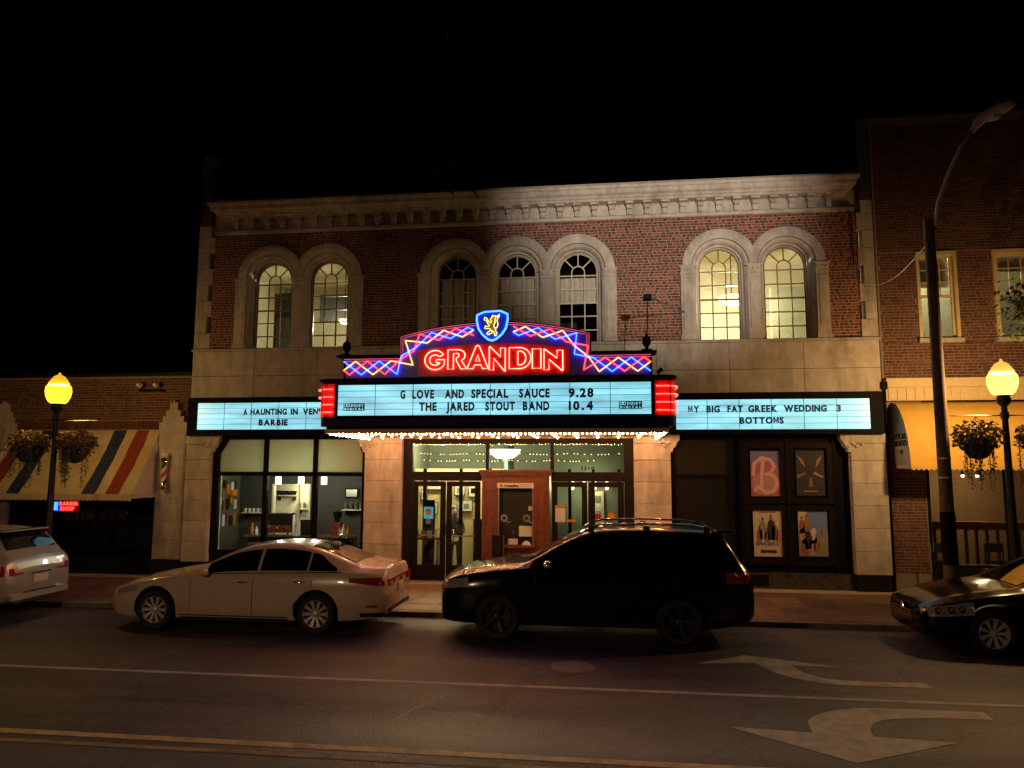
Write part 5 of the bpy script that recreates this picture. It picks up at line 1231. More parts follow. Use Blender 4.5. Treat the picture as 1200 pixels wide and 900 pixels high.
for i, (x, y) in enumerate(((9.25, 20.6), (9.6, 20.6))):
    t = empty('spot_lamp', (x, y, 2.6), ['left one of two tiny white spotlights in the restaurant', 'right one of two tiny white spotlights in the restaurant'][i], 'lamp')
    MB().lathe([(.035,2.58),(.04,2.62)], (x, y, 0), 10).build('bulb', emit('white_spot', (1,.9,.7), 12), t); MB().lathe([(.045,2.621),(.04,2.72)], (x, y, 0), 10).tube([(x,y,2.7),(x,y,3.6)], .008, 5).build('housing', M['blackp'], t)
    point('lamp_light', (x, y-.05, 2.5), 45, (1, .65, .3), .08, t)
tg = empty('menu_board', (7.35, 18.6, .8), 'white cut out sign low inside the window beside the brick pier', 'sign')
MB().box(7.2, 7.26, 18.6, 18.63, .12, 1.4).box(7.5, 7.56, 18.6, 18.63, .12, 1.4).build('leg', M['steel'], tg); MB().box(7.16, 7.6, 18.57, 18.6, .85, 1.4).build('board', M['paper'], tg); MB().box(7.28, 7.36, 18.56, 18.569, .92, 1.2).box(7.42, 7.5, 18.56, 18.569, .92, 1.2).build('cut_out', M['blackp'], tg)
pst = empty('door_stanchion', (6.85, 16.9, .1), 'thin pale post standing in front of the brick pier on the right', 'post')
MB().tube([(6.85,16.9,.1),(6.85,16.9,1.15)], .018, 8).build('shaft', M['steel'], pst); MB().ball((6.85,16.9,1.17), .03, n=10, m=6).build('knob', M['chrome'], pst); MB().lathe([(.12,.1),(.12,.12),(.03,.14)], (6.85,16.9,0), 16).build('foot', M['blackp'], pst)
dp = empty('downpipe', (6.23, YF-.1, .1), 'dark drain pipe in the joint between theatre and right brick building', 'pipe')
MB().tube([(6.25,YF-.06,.1),(6.25,YF-.06,4.55)], .035, 8).build('pipe', M['blackp'], dp); MB().box(6.19, 6.31, YF-.12, YF-.0, 4.55, 4.72).build('hopper', M['blackp'], dp)
dp2 = empty('conduit', (5.72, YF-.08, 7.2), 'thin dark conduit down the brick beside the right quoins', 'pipe'); MB().tube([(5.74,YF-.06,8.7),(5.74,YF-.06,7.45)], .014, 6).build('pipe', M['blackp'], dp2)

# ================================================================ STREET LAMPS AND BASKETS
def leaves(b, c, rx, ry, rz, n, s, low=False, flat=1.0, seed=1):
    rg = random.Random(seed)
    for _ in range(n):
        while True:
            u = (rg.uniform(-1, 1), rg.uniform(-1, 1), rg.uniform(-1, 1))
            q = sum(k*k for k in u)
            if .15 < q < 1: break
        p = Vector((c[0]+u[0]*rx, c[1]+u[1]*ry, c[2]+u[2]*rz)); leaf_at(b, p, s*rg.uniform(.6, 1.4), rg)
def leaf_at(b, p, s, rg):
    d = Vector((rg.uniform(-1, 1), rg.uniform(-1, 1), rg.uniform(-1, .3))).normalized(); sd_ = d.cross(Vector((rg.uniform(-1, 1), rg.uniform(-1, 1), rg.uniform(-1, 1)))).normalized(); up = d.cross(sd_)*.12
    b.add([p, p+d*s*.35+sd_*s*.28+up*s, p+d*s, p+d*s*.35-sd_*s*.28+up*s, p+d*s*.5], [(0, 1, 4), (1, 2, 4), (2, 3, 4), (3, 0, 4)])
def basket(x, y, z, lab, seed):
    t = empty('hanging_basket', (x, y, z), lab, 'flower basket'); rg = random.Random(seed)
    MB().lathe([(.03,z-.38),(.14,z-.34),(.24,z-.2),(.28,z-.02),(.27,z)], (x, y, 0), 16).build('basket', M['basket'], t, smooth=True)
    b = MB(); leaves(b, (x, y, z+.10), .42, .36, .24, 700, .085, seed=seed); leaves(b, (x, y, z-.05), .44, .38, .16, 260, .08, seed=seed+5)
    tag(b.build('foliage', M['flower'], t, fix=False), kind='stuff')
    v = MB()
    for k in range(11):
        a = rg.uniform(0, 6.28); r_ = rg.uniform(.2, .34); L_ = rg.uniform(.4, .85); px_, py_ = x+r_*math.cos(a), y+r_*math.sin(a)
        v.tube([(px_, py_, z-.05), (px_+rg.uniform(-.02,.02), py_, z-.05-L_)], .012, 4, r1=.004)
        for q in range(34):
            zz = z-.1-L_*q/34; leaf_at(v, Vector((px_+rg.uniform(-.035,.035), py_+rg.uniform(-.03,.03), zz)), .055, rg)
    tag(v.build('trailing_vines', M['vine'], t, fix=False), kind='stuff')
    for k in range(3): a = 2.1*k; MB().tube([(x+.27*math.cos(a), y+.27*math.sin(a), z), (x, y, z+.42)], .005, 4).build('chain', M['blackp'], t)
def street_lamp(x, y, lab, em, watts, col, baskets=None, seed=1, zg=4.12, arm=True):
    t = empty('street_lamp', (x, y, SWZ), lab, 'street lamp')
    MB().lathe([(.20,SWZ),(.20,.25),(.17,.3),(.16,.6),(.12,.72),(.09,.85),(.085,1.0)], (x, y, 0), 16).build('base', M['post'], t, smooth=50)
    MB().lathe([(.075,1.0),(.05,zg-.2),(.055,zg-.18)], (x, y, 0), 14).build('post', M['post'], t, smooth=50)
    MB().lathe([(.06,zg-.2),(.11,zg-.14),(.12,zg-.05),(.09,zg-.02),(.14,zg)], (x, y, 0), 16).build('collar', M['post'], t, smooth=50)
    MB().lathe([(.13,zg),(.19,zg+.05),(.235,zg+.15),(.255,zg+.26),(.245,zg+.36),(.20,zg+.43),(.205,zg+.445),(.16,zg+.50),(.165,zg+.515),(.12,zg+.56),(.125,zg+.575),(.07,zg+.61),(.03,zg+.63),(.02,zg+.67),(.0,zg+.68)], (x, y, 0), 22).build('globe', em, t, smooth=50)
    MB().lathe([(.19,zg+.405),(.20,zg+.41),(.05,zg+.425)], (x, y, 0), 20).build('reflector', M['alu'], t)  # unseen disc added to keep lamp light off the upper walls
    l = point('lamp_light', (x, y-.0, zg+.2), watts, col, .12, t)
    if arm:
        zb_ = 3.75
        MB().tube([(x-.95, y, zb_), (x+.95, y, zb_)], .014, 6).build('cross_arm', M['steel'], t); MB().lathe([(.07,zb_-.06),(.07,zb_+.06)], (x, y, 0), 12).build('arm_clamp', M['post'], t)
    return t
street_lamp(-11.72, 14.45, 'brightly lit amber street lamp in front of the striped awning, left side', M['lamp'], W_LAMP_LEFT, WARM)
street_lamp(7.28, 14.45, 'lit acorn street lamp beside the utility pole at the right', M['lamp2'], W_LAMP_RIGHT, (1, .56, .20))
basket(-12.32, 14.45, 3.22, 'flower basket hanging left of the left street lamp post', 11); basket(-11.22, 14.45, 3.22, 'flower basket hanging right of the left street lamp post', 23)
basket(6.78, 14.45, 3.32, 'flower basket hanging between the utility pole and the right street lamp', 37); basket(7.86, 14.45, 3.32, 'flower basket cut by the right edge beyond the right street lamp', 51)
# assumed near side lamps, unseen across the road behind the camera, lighting the scene
street_lamp(-8.5, -1.2, 'assumed acorn street lamp on the near pavement behind the camera, farther along to the left', M['lamp2'], W_NEAR_ASSUMED*1.35, (1, .60, .32), arm=False)
street_lamp(9.5, -1.2, 'assumed acorn street lamp on the near pavement behind the camera, farther along to the right', M['lamp2'], W_NEAR_ASSUMED*.12, (1, .72, .55), arm=False)
fp = empty('assumed_floodlight_pole', (3.2, -3.5, .1), 'assumed steel pole with a floodlight on the near pavement aimed at the theatre', 'floodlight')  # assumed floodlight out of view, added to brighten the upper facade
MB().tube([(3.2,-3.5,.1),(3.2,-3.5,4.9)], .07, 10, r1=.05).build('pole', M['alu'], fp); MB().box(3.0, 3.4, -3.75, -3.5, 4.9, 5.25).build('housing', M['blackp'], fp)
sl = bpy.data.lights.new('assumed_flood_light', 'SPOT'); sl.energy = W_FLOOD_ASSUMED; sl.color = (1, .83, .65); sl.spot_size = R(23); sl.spot_blend = .9; sl.shadow_soft_size = .10
so_ = bpy.data.objects.new('assumed_flood_light', sl); COL.objects.link(so_); so_.parent = fp; so_.location = Vector((3.2, -3.4, 5.05))-ORG[fp.name]
so_.rotation_euler = (Vector((1.3, YF, 8.8))-Vector((3.2, -3.4, 5.05))).to_track_quat('-Z', 'Y').to_euler()

# ================================================================ UTILITY POLE
UP = empty('utility_pole', (6.15, 14.4, SWZ), 'tall wooden utility pole with a curved arm and an unlit cobra head street light', 'utility pole')
MB().lathe([(.125,SWZ),(.12,1.0),(.105,4),(.092,7.45),(.08,7.5)], (6.16, 14.4, 0), 16).build('pole', M['timber'], UP, smooth=50)
MB().lathe([(.127,1.05),(.124,2.0)], (6.16, 14.4, 0), 16).build('dark_band', M['blackp'], UP, smooth=50)
for z in (2.6, 2.95): MB().lathe([(.119,z),(.119,z+.03)], (6.16, 14.4, 0), 14).build('strap', M['steel'], UP)
MB().tube([(6.24,14.3,7.35),(6.30,14.3,7.75),(6.50,14.25,8.30),(6.72,14.2,8.80),(6.92,14.15,9.12)], .035, 8).build('arm', M['alu'], UP, smooth=True)
hd = MB(); path = [(6.90,14.15,9.06),(6.99,14.13,9.20),(7.13,14.1,9.34),(7.33,14.07,9.44),(7.54,14.04,9.50),(7.64,14.02,9.51)]; rad = [(.05,.05),(.11,.08),(.17,.10),(.19,.11),(.14,.08),(.03,.03)]
rows = []
for (x, y, z), (a, b_) in zip(path, rad): rows.append([(x-.4*b_*math.sin(R(k*30)), y+a*math.cos(R(k*30)), z+b_*math.sin(R(k*30))) for k in range(13)])
hd.grid(rows); hd.build('lamp_head', M['alu'], UP, smooth=True)
MB().ball((7.24, 14.08, 9.305), .17, .12, .06, 14, 6).build('lens', M['plate'], UP, smooth=True)
for i, (a, e, sg_) in enumerate((((6.1,14.4,7.0),(5.98,YF-.05,6.92),.22), ((6.2,14.4,7.35),(14,16.5,8.4),.3))):
    t = empty('cable', a, ['thin slack cable from the utility pole to the theatre quoin', 'thin cable running right from the utility pole'][i], 'cable')
    MB().tube([(a[0]+(e[0]-a[0])*k/12, a[1]+(e[1]-a[1])*k/12, a[2]+(e[2]-a[2])*k/12-sg_*math.sin(math.pi*k/12)) for k in range(13)], .009, 5).build('wire', M['alu'], t)

# ================================================================ TREES
def tree(name, x, y, h, cr, lab, seed, nleaf, ls, extra=None, crown_c=None, mleaf=None):
    rg = random.Random(seed); t = empty('street_tree', (x, y, .1), lab, 'tree')
    b = MB(); cc = Vector(crown_c or (x, y, h)); trunk = []
    for i in range(7): f_ = i/6; trunk.append((x+(cc.x-x)*f_*f_*.4+.05*math.sin(i*2+seed), y+(cc.y-y)*f_*f_*.4, .1+(cc.z-cr[2]*.4-.1)*f_))
    b.tube(trunk, .16, 9, r1=.09); top = Vector(trunk[-1]); tips = []
    for k in range(12):
        a = 6.28*k/12+rg.uniform(-.2, .2); q = rg.uniform(.55, .95); e = cc+Vector((cr[0]*q*math.cos(a), cr[1]*q*math.sin(a), cr[2]*rg.uniform(-.5, .8)))
        mid = (top+e)/2+Vector((0, 0, .15)); b.tube([top, mid, e], .05, 6, r1=.012); tips += [mid, e, (mid+e)/2]
    b.build('trunk', M['bark'], t, smooth=True)
    lf = MB(); 
    for _ in range(nleaf):
        if rg.random() < .75: c_ = rg.choice(tips); p = c_+Vector((rg.gauss(0, .28)*cr[0]*.5, rg.gauss(0, .28)*cr[1]*.5, rg.gauss(0, .25)*cr[2]*.6))
        else:
            a = rg.uniform(0, 6.28); q = math.sqrt(rg.random()); p = cc+Vector((cr[0]*q*math.cos(a), cr[1]*q*math.sin(a), cr[2]*rg.uniform(-.8, .9)*math.sqrt(1-q*q*.9)))
        leaf_at(lf, p, ls*rg.uniform(.6, 1.3), rg)
    if extra:
        for e in extra: leaf_at(lf, Vector(e[:3]), e[3], rg)
    tag(lf.build('crown', mleaf or M['leaf'], t, fix=False), kind='stuff')
    return t
tree('t', 9.1, 14.9, 5.6, (1.45, 1.2, 1.0), 'small street tree with lit yellow green leaves at the right edge behind the lamp', 3, 2600, .11)
# overhanging tree behind the camera whose twigs hang into the top of the view
nt = tree('t', -6.2, .2, 6.6, (3.2, 1.1, 1.0), 'dark tree over the near pavement whose twigs hang into the top of the view', 9, 9000, .2, None, (-6.4, 1.0, 5.5))  # crown position chosen to shade the upper facade from the assumed left lamp
lf = MB(); M['leaf_silhouette'] = mat('silhouette_leaf', (.003, .004, .002), .9, .3, 20)  # near-black colour paints in the unlit silhouette of the hanging leaves and twig
tw = MB().tube([(-2.6, 1.6, 6.9), (-1.2, 2.8, 6.2), (-.72, 3.04, 5.2), (-.64, 3.05, 4.08)], .002, 4, r1=.0012)
def hang(p, L_, wd, dx):
    p = Vector(p); q = lambda u, w: p+Vector((dx*u*u+w*wd, .006*w, -L_*u))
    lf.add([p, q(.25, -.8), q(.55, -1), q(.8, -.55), q(1, 0), q(.8, .55), q(.55, 1), q(.25, .8), q(.5, 0)+Vector((0, .01, 0))], [(0,1,8), (1,2,8), (2,3,8), (3,4,8), (4,5,8), (5,6,8), (6,7,8), (7,0,8)])
for (x, z, l, dx) in ((-.735, 4.10, .14, .025), (-.69, 4.10, .17, .05), (-.655, 4.10, .10, .03), (-.60, 4.10, .18, .07), (-.57, 4.10, .13, .05), (-.53, 4.09, .09, .02), (-.50, 4.09, .08, .01)): hang((x, 3.05, z), l, .012, dx)
tw.build('twig', M['leaf_silhouette'], nt); tag(lf.build('hanging_leaves', M['leaf_silhouette'], nt, fix=False), kind='stuff')
# ================================================================ CARS
def interp(tab, x):
    if x <= tab[0][0]: return tab[0][1:]
    if x >= tab[-1][0]: return tab[-1][1:]
    for i in range(len(tab)-1):
        if tab[i][0] <= x <= tab[i+1][0]: break
    p0 = tab[max(0, i-1)]; p1 = tab[i]; p2 = tab[i+1]; p3 = tab[min(len(tab)-1, i+2)]
    h = p2[0]-p1[0]; t = (x-p1[0])/h; out = []
    for k in range(1, len(p1)):
        m1 = (p2[k]-p0[k])/(p2[0]-p0[0]) if p2[0] > p0[0] else 0; m2 = (p3[k]-p1[k])/(p3[0]-p1[0]) if p3[0] > p1[0] else 0
        d = (p2[k]-p1[k])/h
        if d == 0: m1 = m2 = 0
        else:
            m1 = 0 if m1*d < 0 else math.copysign(min(abs(m1), 2.5*abs(d)), d); m2 = 0 if m2*d < 0 else math.copysign(min(abs(m2), 2.5*abs(d)), d)
        out.append((2*t**3-3*t*t+1)*p1[k]+(t**3-2*t*t+t)*h*m1+(-2*t**3+3*t*t)*p2[k]+(t**3-t*t)*h*m2)
    return out
class Car:
    def __init__(s, name, X0, YC, tab, wheels, wr, paint, label, cat, zg=0):
        s.tab = tab; s.X0 = X0; s.YC = YC; s.L = tab[-1][0]; s.zg = zg; s.paint = paint
        s.t = empty(name, (X0+s.L/2, YC, 0), label, cat)
        xs = []; x = 0
        while x < s.L: xs.append(x); x += .012 if x < .1 or x > s.L-.14 else .04
        xs.append(s.L)
        b = MB(); n = len(s.sec(0)); rings = []
        for x in xs:
            h = s.sec(x); rings.append([(X0+x, YC-y, z) for y, z in h]+[(X0+x, YC+y, z) for y, z in h[-2:0:-1]])
        m = len(rings[0]); b.v = [p for r_ in rings for p in r_]
        for i in range(len(rings)-1):
            for k in range(m): b.f.append((i*m+k, i*m+(k+1) % m, (i+1)*m+(k+1) % m, (i+1)*m+k))
        b.f.append(tuple(range(m-1, -1, -1))); b.f.append(tuple((len(rings)-1)*m+k for k in range(m)))
        body = b.build('body', paint, s.t, smooth=38)
        cut = MB()
        for wx in wheels:
            for sd_ in (-1, 1):
                y_ = YC+sd_*.93; cut.lathe([(wr+.055, -.28), (wr+.055, .28)], (X0+wx, y_, wr+.01), 40, 'y')
        co = cut.build('cutter', M['black_trim'], s.t)
        md = body.modifiers.new('arch', 'BOOLEAN'); md.operation = 'DIFFERENCE'; md.solver = 'EXACT'; md.object = co
        dg = bpy.context.evaluated_depsgraph_get(); dg.update()
        nm = bpy.data.meshes.new_from_object(body.evaluated_get(dg)); body.modifiers.clear(); body.data = nm; nm.name = 'body'
        bpy.data.objects.remove(co)
        if M['black_trim'].name not in [mm.name for mm in nm.materials if mm]: nm.materials.append(M['black_trim'])
        # faces of the wheel wells are black
        for p in nm.polygons:
            c = p.center+ORG[s.t.name]
            for wx in wheels:
                if abs(c.y-YC) < 1.0:
                    r_ = math.hypot(c.x-X0-wx, c.z-wr-.01)
                    if r_ < wr+.052 or (abs(c.y-YC) < .655+.03 and r_ < wr+.06 and abs(p.normal.y) > .9): p.material_index = len(nm.materials)-1
        s.body = body; ORG[body.name] = ORG[s.t.name]
        s.wr = wr; s.wh = wheels
    def sec(s, x):
        zu, zb, zt, wm, wb, wt = interp(s.tab, x); h = zt-zb
        P = [(0, zu), (wm*.7, zu), (wm*.93, zu+.04), (wm*.985, zu+.14), (wm, zu+(zb-zu)*.45), (wm*.995, zu+(zb-zu)*.72), (wb+(wm-wb)*.62, zb-.05), (wb+(wm-wb)*.2, zb-.008)]
        for t in (0.08, .3, .55, .8, .93): P.append((wb+(wt-wb)*t+.05*h*math.sin(math.pi*t), zb+h*.95*t))
        P += [(wt*.9, zb+h*.97), (wt*.7, zt), (wt*.35, zt+.012), (0, zt+.016)]
        return P
    def side(s, x, z):
        P = s.sec(x)
        for a, b_ in zip(P[2:], P[3:]):
            if a[1] <= z <= b_[1] and b_[1] > a[1]: return a[0]+(b_[0]-a[0])*(z-a[1])/(b_[1]-a[1])
        return P[-4][0] if z > P[-4][1] else P[2][0]
    def green(s, x, t):
        zu, zb, zt, wm, wb, wt = interp(s.tab, x); h = zt-zb
        return wb+(wt-wb)*t+.05*h*math.sin(math.pi*t), zb+h*.95*t
    def patch(s, name, m, x0, x1, lo, hi, off=.006, nx=12, nz=6, parent=None, sides=(-1, 1), label=None, taper=0):
        """painted or glazed panel on the flank; lo/hi give z over x (callables or numbers)"""
        f = lambda v, x: v(x) if callable(v) else v
        out = []
        for sd_ in sides:
            rows = []
            for i in range(nx+1):
                x = x0+(x1-x0)*i/nx; a, e = f(lo, x), f(hi, x)
                rows.append([(s.X0+x, s.YC+sd_*(s.side(x, a+(e-a)*k/nz)+off), a+(e-a)*k/nz) for k in range(nz+1)])
            o = MB().grid(rows).build(name, m, parent or s.t, smooth=True); ORG[o.name] = ORG[s.t.name]; out.append(o)
            if label: o['label'] = label
        return out
    def sglass(s, x0, x1, t0, t1, name='side_window'):
        for sd_ in (-1, 1):
            rows = []
            for i in range(13):
                x = x0+(x1-x0)*i/12; a = t0(x) if callable(t0) else t0; e = t1(x) if callable(t1) else t1
                rows.append([(s.X0+x, s.YC+sd_*(s.green(x, a+(e-a)*k/6)[0]+.008), s.green(x, a+(e-a)*k/6)[1]+.002) for k in range(7)])
            MB().grid(rows).build(name, M['carglass'], s.t, smooth=True)
    def tglass(s, name, x0, x1, u=.86):
        rows = []
        for i in range(13):
            x = x0+(x1-x0)*i/12; zu, zb, zt, wm, wb, wt = interp(s.tab, x); h = zt-zb
            row = []
            for k in range(11):
                v = -1+2*k/10; y = v*wt*u; av = abs(v)*u
                z = zt+.016*(1-av)-(.03*h*max(0, (av-.7)/.2) if av > .7 else 0)
                row.append((s.X0+x, s.YC+y, z+.010))
            rows.append(row)
        return MB().grid(rows).build(name, M['carglass'], s.t, smooth=True)
    def wheels(s, nsp, width=.22, double=True, rimm=None):
        r = s.wr; rimm = rimm or M['rim']
        ty = MB().lathe([(r*.66,-width/2+.01),(r*.9,-width/2),(r*.985,-width/2+.03),(r,-width/2+.06),(r,width/2-.06),(r*.985,width/2-.03),(r*.9,width/2),(r*.66,width/2-.01)], (0,0,0), 36, 'y'); ty.f = [f_ for f_ in ty.f if len(f_) == 4]; ty = ty.mesh('wheel', M['rubber'], smooth=50)
        rb = MB(); R_ = r*.67
        rb.lathe([(R_,-width/2-.002),(R_*.97,-width/2-.008),(R_*.93,-width/2+.01),(R_*.90,-width/2+.06),(R_*.9,.05)], (0,0,0), 36, 'y')
        rb.v = [v for v in rb.v]; rb.f = [f_ for f_ in rb.f if len(f_) == 4]
        for k in range(nsp):
            a = 2*math.pi*k/nsp
            for da in ((-.09, .09) if double else (0,)):
                ca, sa = math.cos(a+da), math.sin(a+da); w_ = .010 if double else .022; ox, oz = -sa*w_, ca*w_; r0, r1_ = R_*.18, R_*.95
                y0, y1 = -width/2+.008, -width/2+.0
                pts_ = [(r0*ca-ox, y0+.02, r0*sa-oz), (r0*ca+ox, y0+.02, r0*sa+oz), (r1_*ca+ox*1.3, y1, r1_*sa+oz*1.3), (r1_*ca-ox*1.3, y1, r1_*sa-oz*1.3)]
                rb.add(pts_+[(p[0], p[1]+.03, p[2]) for p in pts_], [(0,1,2,3),(7,6,5,4),(0,4,5,1),(1,5,6,2),(2,6,7,3),(3,7,4,0)])
        rb.lathe([(R_*.24,-width/2+.03),(R_*.22,-width/2+.005),(R_*.12,-width/2-.006),(0.001,-width/2-.008)], (0,0,0), 16, 'y')
        rm = rb.mesh('rim', rimm, smooth=35)
        bk = MB().lathe([(R_*.93,.0),(R_*.93,.02)], (0,0,0), 24, 'y').mesh('brake_disc', M['black_trim'])
        for wx in s.wh:
            for sd_ in (-1, 1):
                o = link('wheel', ty, s.t, (s.X0+wx, s.YC+sd_*(.80), r), rot=(0, 0, 0 if sd_ < 0 else math.pi))
                for me, nn in ((rm, 'rim'), (bk, 'brake_disc')):
                    c = bpy.data.objects.new(nn, me); COL.objects.link(c); c.parent = o
    def mirror(s, x, z, m):
        for sd_ in (-1, 1):
            y = s.YC+sd_*(interp(s.tab, x)[4]+.13)
            o = MB().ball((s.X0+x+.03, y, z), .075, .11, .075, 12, 8).tube([(s.X0+x, y-sd_*.03, z-.04), (s.X0+x-.02, y-sd_*.15, z-.07)], .022, 6).build('mirror', m, s.t, smooth=True)
    def handle(s, x, z, m):
        for sd_ in (-1, 1):
            y = s.YC+sd_*(s.side(x, z)+.018); MB().ball((s.X0+x, y, z), .10, .022, .016, 10, 6).build('door_handle', m, s.t, smooth=True)
    def rearbox(s, name, m, y0, y1, z0, z1, x=0, d=.02, parent=None, tilt=0):
        X = s.X0+s.L+x
        return MB().add([(X-d,y0+s.YC,z0),(X+d-tilt*0,y0+s.YC,z0),(X+d,y1+s.YC,z0),(X-d,y1+s.YC,z0),(X-d-tilt,y0+s.YC,z1),(X+d-tilt,y0+s.YC,z1),(X+d-tilt,y1+s.YC,z1),(X-d-tilt,y1+s.YC,z1)],
                        [(0,3,2,1),(4,5,6,7),(0,1,5,4),(1,2,6,5),(2,3,7,6),(3,0,4,7)]).build(name, m, parent or s.t)

def doors(c, xs, z0, belt, m):
    def lo(x):
        z = z0
        for wx in c.wh:
            r = c.wr+.085; d = abs(x-wx)
            if d < r: z = max(z, c.wr+.01+math.sqrt(r*r-d*d))
        return z
    for i, (a, e) in enumerate(zip(xs[:-1], xs[1:])):
        c.patch('door', m, a+.006, e-.006, lo, belt, .006, 16, 8)
    for x in xs: c.patch('door_seam', M['black_trim'], x-.004, x+.004, lo, belt, .003, 1, 8)

PEARL = mat('pearl_white_paint', (.56, .44, .33), .26, .03, 3, coat=.8)
BLACK = mat('black_car_paint', (.0025, .0025, .003), .16, .05, 3, spec=.45)
SILV = mat('silver_car_paint', (.42, .42, .44), .30, .04, 3, metal=.35, coat=1)
# ---- white sedan
sed = [(0,.30,.56,.585,.50,.44,.30),(.05,.24,.62,.65,.66,.58,.42),(.15,.20,.67,.705,.77,.70,.50),(.45,.17,.75,.81,.87,.79,.58),(1.0,.17,.86,.92,.905,.83,.64),(1.52,.17,.925,.985,.915,.85,.66),
       (1.72,.17,.935,1.07,.915,.85,.655),(2.05,.17,.945,1.235,.915,.85,.62),(2.35,.17,.955,1.36,.915,.85,.59),(2.7,.17,.965,1.43,.915,.85,.57),(3.1,.17,.975,1.45,.915,.85,.57),(3.5,.17,.985,1.42,.915,.85,.57),(3.85,.17,.995,1.345,.912,.85,.58),(4.2,.18,1.005,1.225,.905,.84,.60),
       (4.5,.20,1.01,1.12,.895,.82,.62),(4.78,.24,1.0,1.085,.87,.79,.64),(4.93,.28,.98,1.075,.83,.75,.62),(5.0,.32,.93,1.03,.78,.70,.58),(5.05,.40,.80,.88,.68,.60,.50)]
S = Car('white_sedan', -8.68, 12.98, sed, (.98, 3.86), .335, PEARL, 'pearl white sedan parked at the kerb in front of the cafe window', 'car')
S.sglass(1.86, 2.78, .10, .86); S.sglass(2.84, 3.66, .10, .86); S.sglass(3.70, 4.18, lambda x: .10, lambda x: .86-.55*max(0, (x-3.85)/.33))
S.tglass('windscreen', 1.56, 2.42); S.tglass('rear_window', 3.62, 4.42, .84)
doors(S, (1.62, 2.74, 3.78), .30, .90, PEARL)
S.patch('window_trim', M['chrome'], 1.75, 4.25, lambda x: interp(sed, x)[1]+.004, lambda x: interp(sed, x)[1]+.016, .006, 24, 1)
S.patch('sill_strip', M['chrome'], 1.44, 3.36, .255, .275, .012, 12, 1); S.patch('lower_trim', M['black_trim'], 1.44, 3.36, .18, .235, .006, 12, 2)
S.patch('headlight', M['lens'], .12, .62, lambda x: .56+.16*(x-.1), lambda x: .63+.22*(x-.1), .008)
tl = S.patch('tail_light', M['tail'], 4.42, 5.0, lambda x: .86-.10*(x-4.42), lambda x: .93+.02*(x-4.42), .008, label='slim red tail light wrapping the rear corner')
for o in tl: pass
S.patch('reflector', M['tail'], 4.72, 4.92, .46, .495, .008)
for a, e in ((-.66,-.36),(.36,.66)): S.rearbox('tail_light', M['tail'], a, e, .79, .90, .0, .02, tilt=-.0)
S.rearbox('chrome_bar', M['chrome'], -.36, .36, .885, .905, .0, .022); S.rearbox('number_plate', M['plate'], -.16, .16, .62, .77, .0, .018); S.rearbox('bumper_insert', M['black_trim'], -.60, .60, .36, .42, -.02, .03)
S.rearbox('badge', M['chrome'], -.05, .05, .80, .86, .005, .018)
bp_ = MB()
for k in range(20):
    pass
S.wheels(10); S.mirror(1.86, .99, PEARL); S.handle(2.55, .83, M['chrome']); S.handle(3.55, .85, M['chrome'])
MB().ball((S.X0+3.85, S.YC, 1.40), .10, .02, .05, 8, 6).build('aerial', PEARL, S.t, smooth=True)
S.patch('exhaust_trim', M['black_trim'], 4.62, 5.0, .30, .37, .008)
# ---- black suv
suv = [(0,.34,.78,.82,.52,.46,.30),(.05,.27,.86,.92,.68,.60,.42),(.15,.24,.94,1.00,.80,.72,.52),(.45,.22,1.02,1.10,.90,.82,.60),(1.0,.22,1.10,1.18,.945,.86,.66),(1.42,.22,1.14,1.22,.95,.87,.68),
       (1.65,.22,1.15,1.33,.95,.87,.68),(2.0,.22,1.16,1.53,.95,.87,.66),(2.35,.22,1.17,1.69,.95,.87,.64),(2.7,.22,1.18,1.76,.95,.87,.64),(3.3,.22,1.19,1.785,.95,.87,.64),(3.9,.22,1.20,1.775,.95,.87,.64),(4.4,.24,1.20,1.745,.94,.86,.65),
       (4.62,.26,1.20,1.70,.92,.84,.66),(4.76,.30,1.19,1.50,.90,.82,.68),(4.88,.34,1.16,1.30,.88,.80,.68),(4.98,.36,1.10,1.18,.84,.76,.66),(5.06,.42,.95,1.03,.76,.68,.58)]
U_ = Car('black_suv', -2.76, 12.98, suv, (1.0, 3.89), .37, BLACK, 'large black sport utility car with roof rails parked before the theatre doors', 'car')
U_.sglass(1.82, 2.82, .10, .84); U_.sglass(2.88, 3.72, .08, .84); U_.sglass(3.78, 4.50, .08, lambda x: .84-.25*max(0, (x-4.2)/.3))
U_.tglass('windscreen', 1.48, 2.38); U_.tglass('rear_window', 4.66, 4.90, .84)
doors(U_, (1.62, 2.85, 3.80), .40, 1.12, BLACK)
U_.patch('headlight', M['lens'], .08, .52, lambda x: .78+.12*x, lambda x: .90+.18*x, .008)
U_.patch('tail_light', M['tail'], 4.62, 4.98, lambda x: .98, lambda x: 1.14-.2*max(0, x-4.85), .008, label='red tail light high on the rear corner')
for a, e in ((-.70,-.45),(.45,.70)): U_.rearbox('tail_light', M['tail'], a, e, .93, 1.04, -.02, .03)
U_.rearbox('number_plate', M['plate'], -.16, .16, .72, .86, .0, .018)
for sd_ in (-1, 1):
    y = U_.YC+sd_*.60
    MB().tube([(U_.X0+2.35,y,1.70),(U_.X0+2.5,y,1.80),(U_.X0+2.7,y,1.845),(U_.X0+3.4,y,1.865),(U_.X0+4.1,y,1.85),(U_.X0+4.42,y,1.80),(U_.X0+4.55,y,1.74)], .018, 8).build('roof_rail', M['chrome'], U_.t, smooth=True)
    for x in (2.52, 3.42, 4.38): MB().box(U_.X0+x-.05, U_.X0+x+.05, y-.016, y+.016, 1.72, 1.83).build('rail_foot', M['black_trim'], U_.t)
MB().box(U_.X0+4.45, U_.X0+4.78, U_.YC-.6, U_.YC+.6, 1.735, 1.765).build('spoiler', BLACK, U_.t)
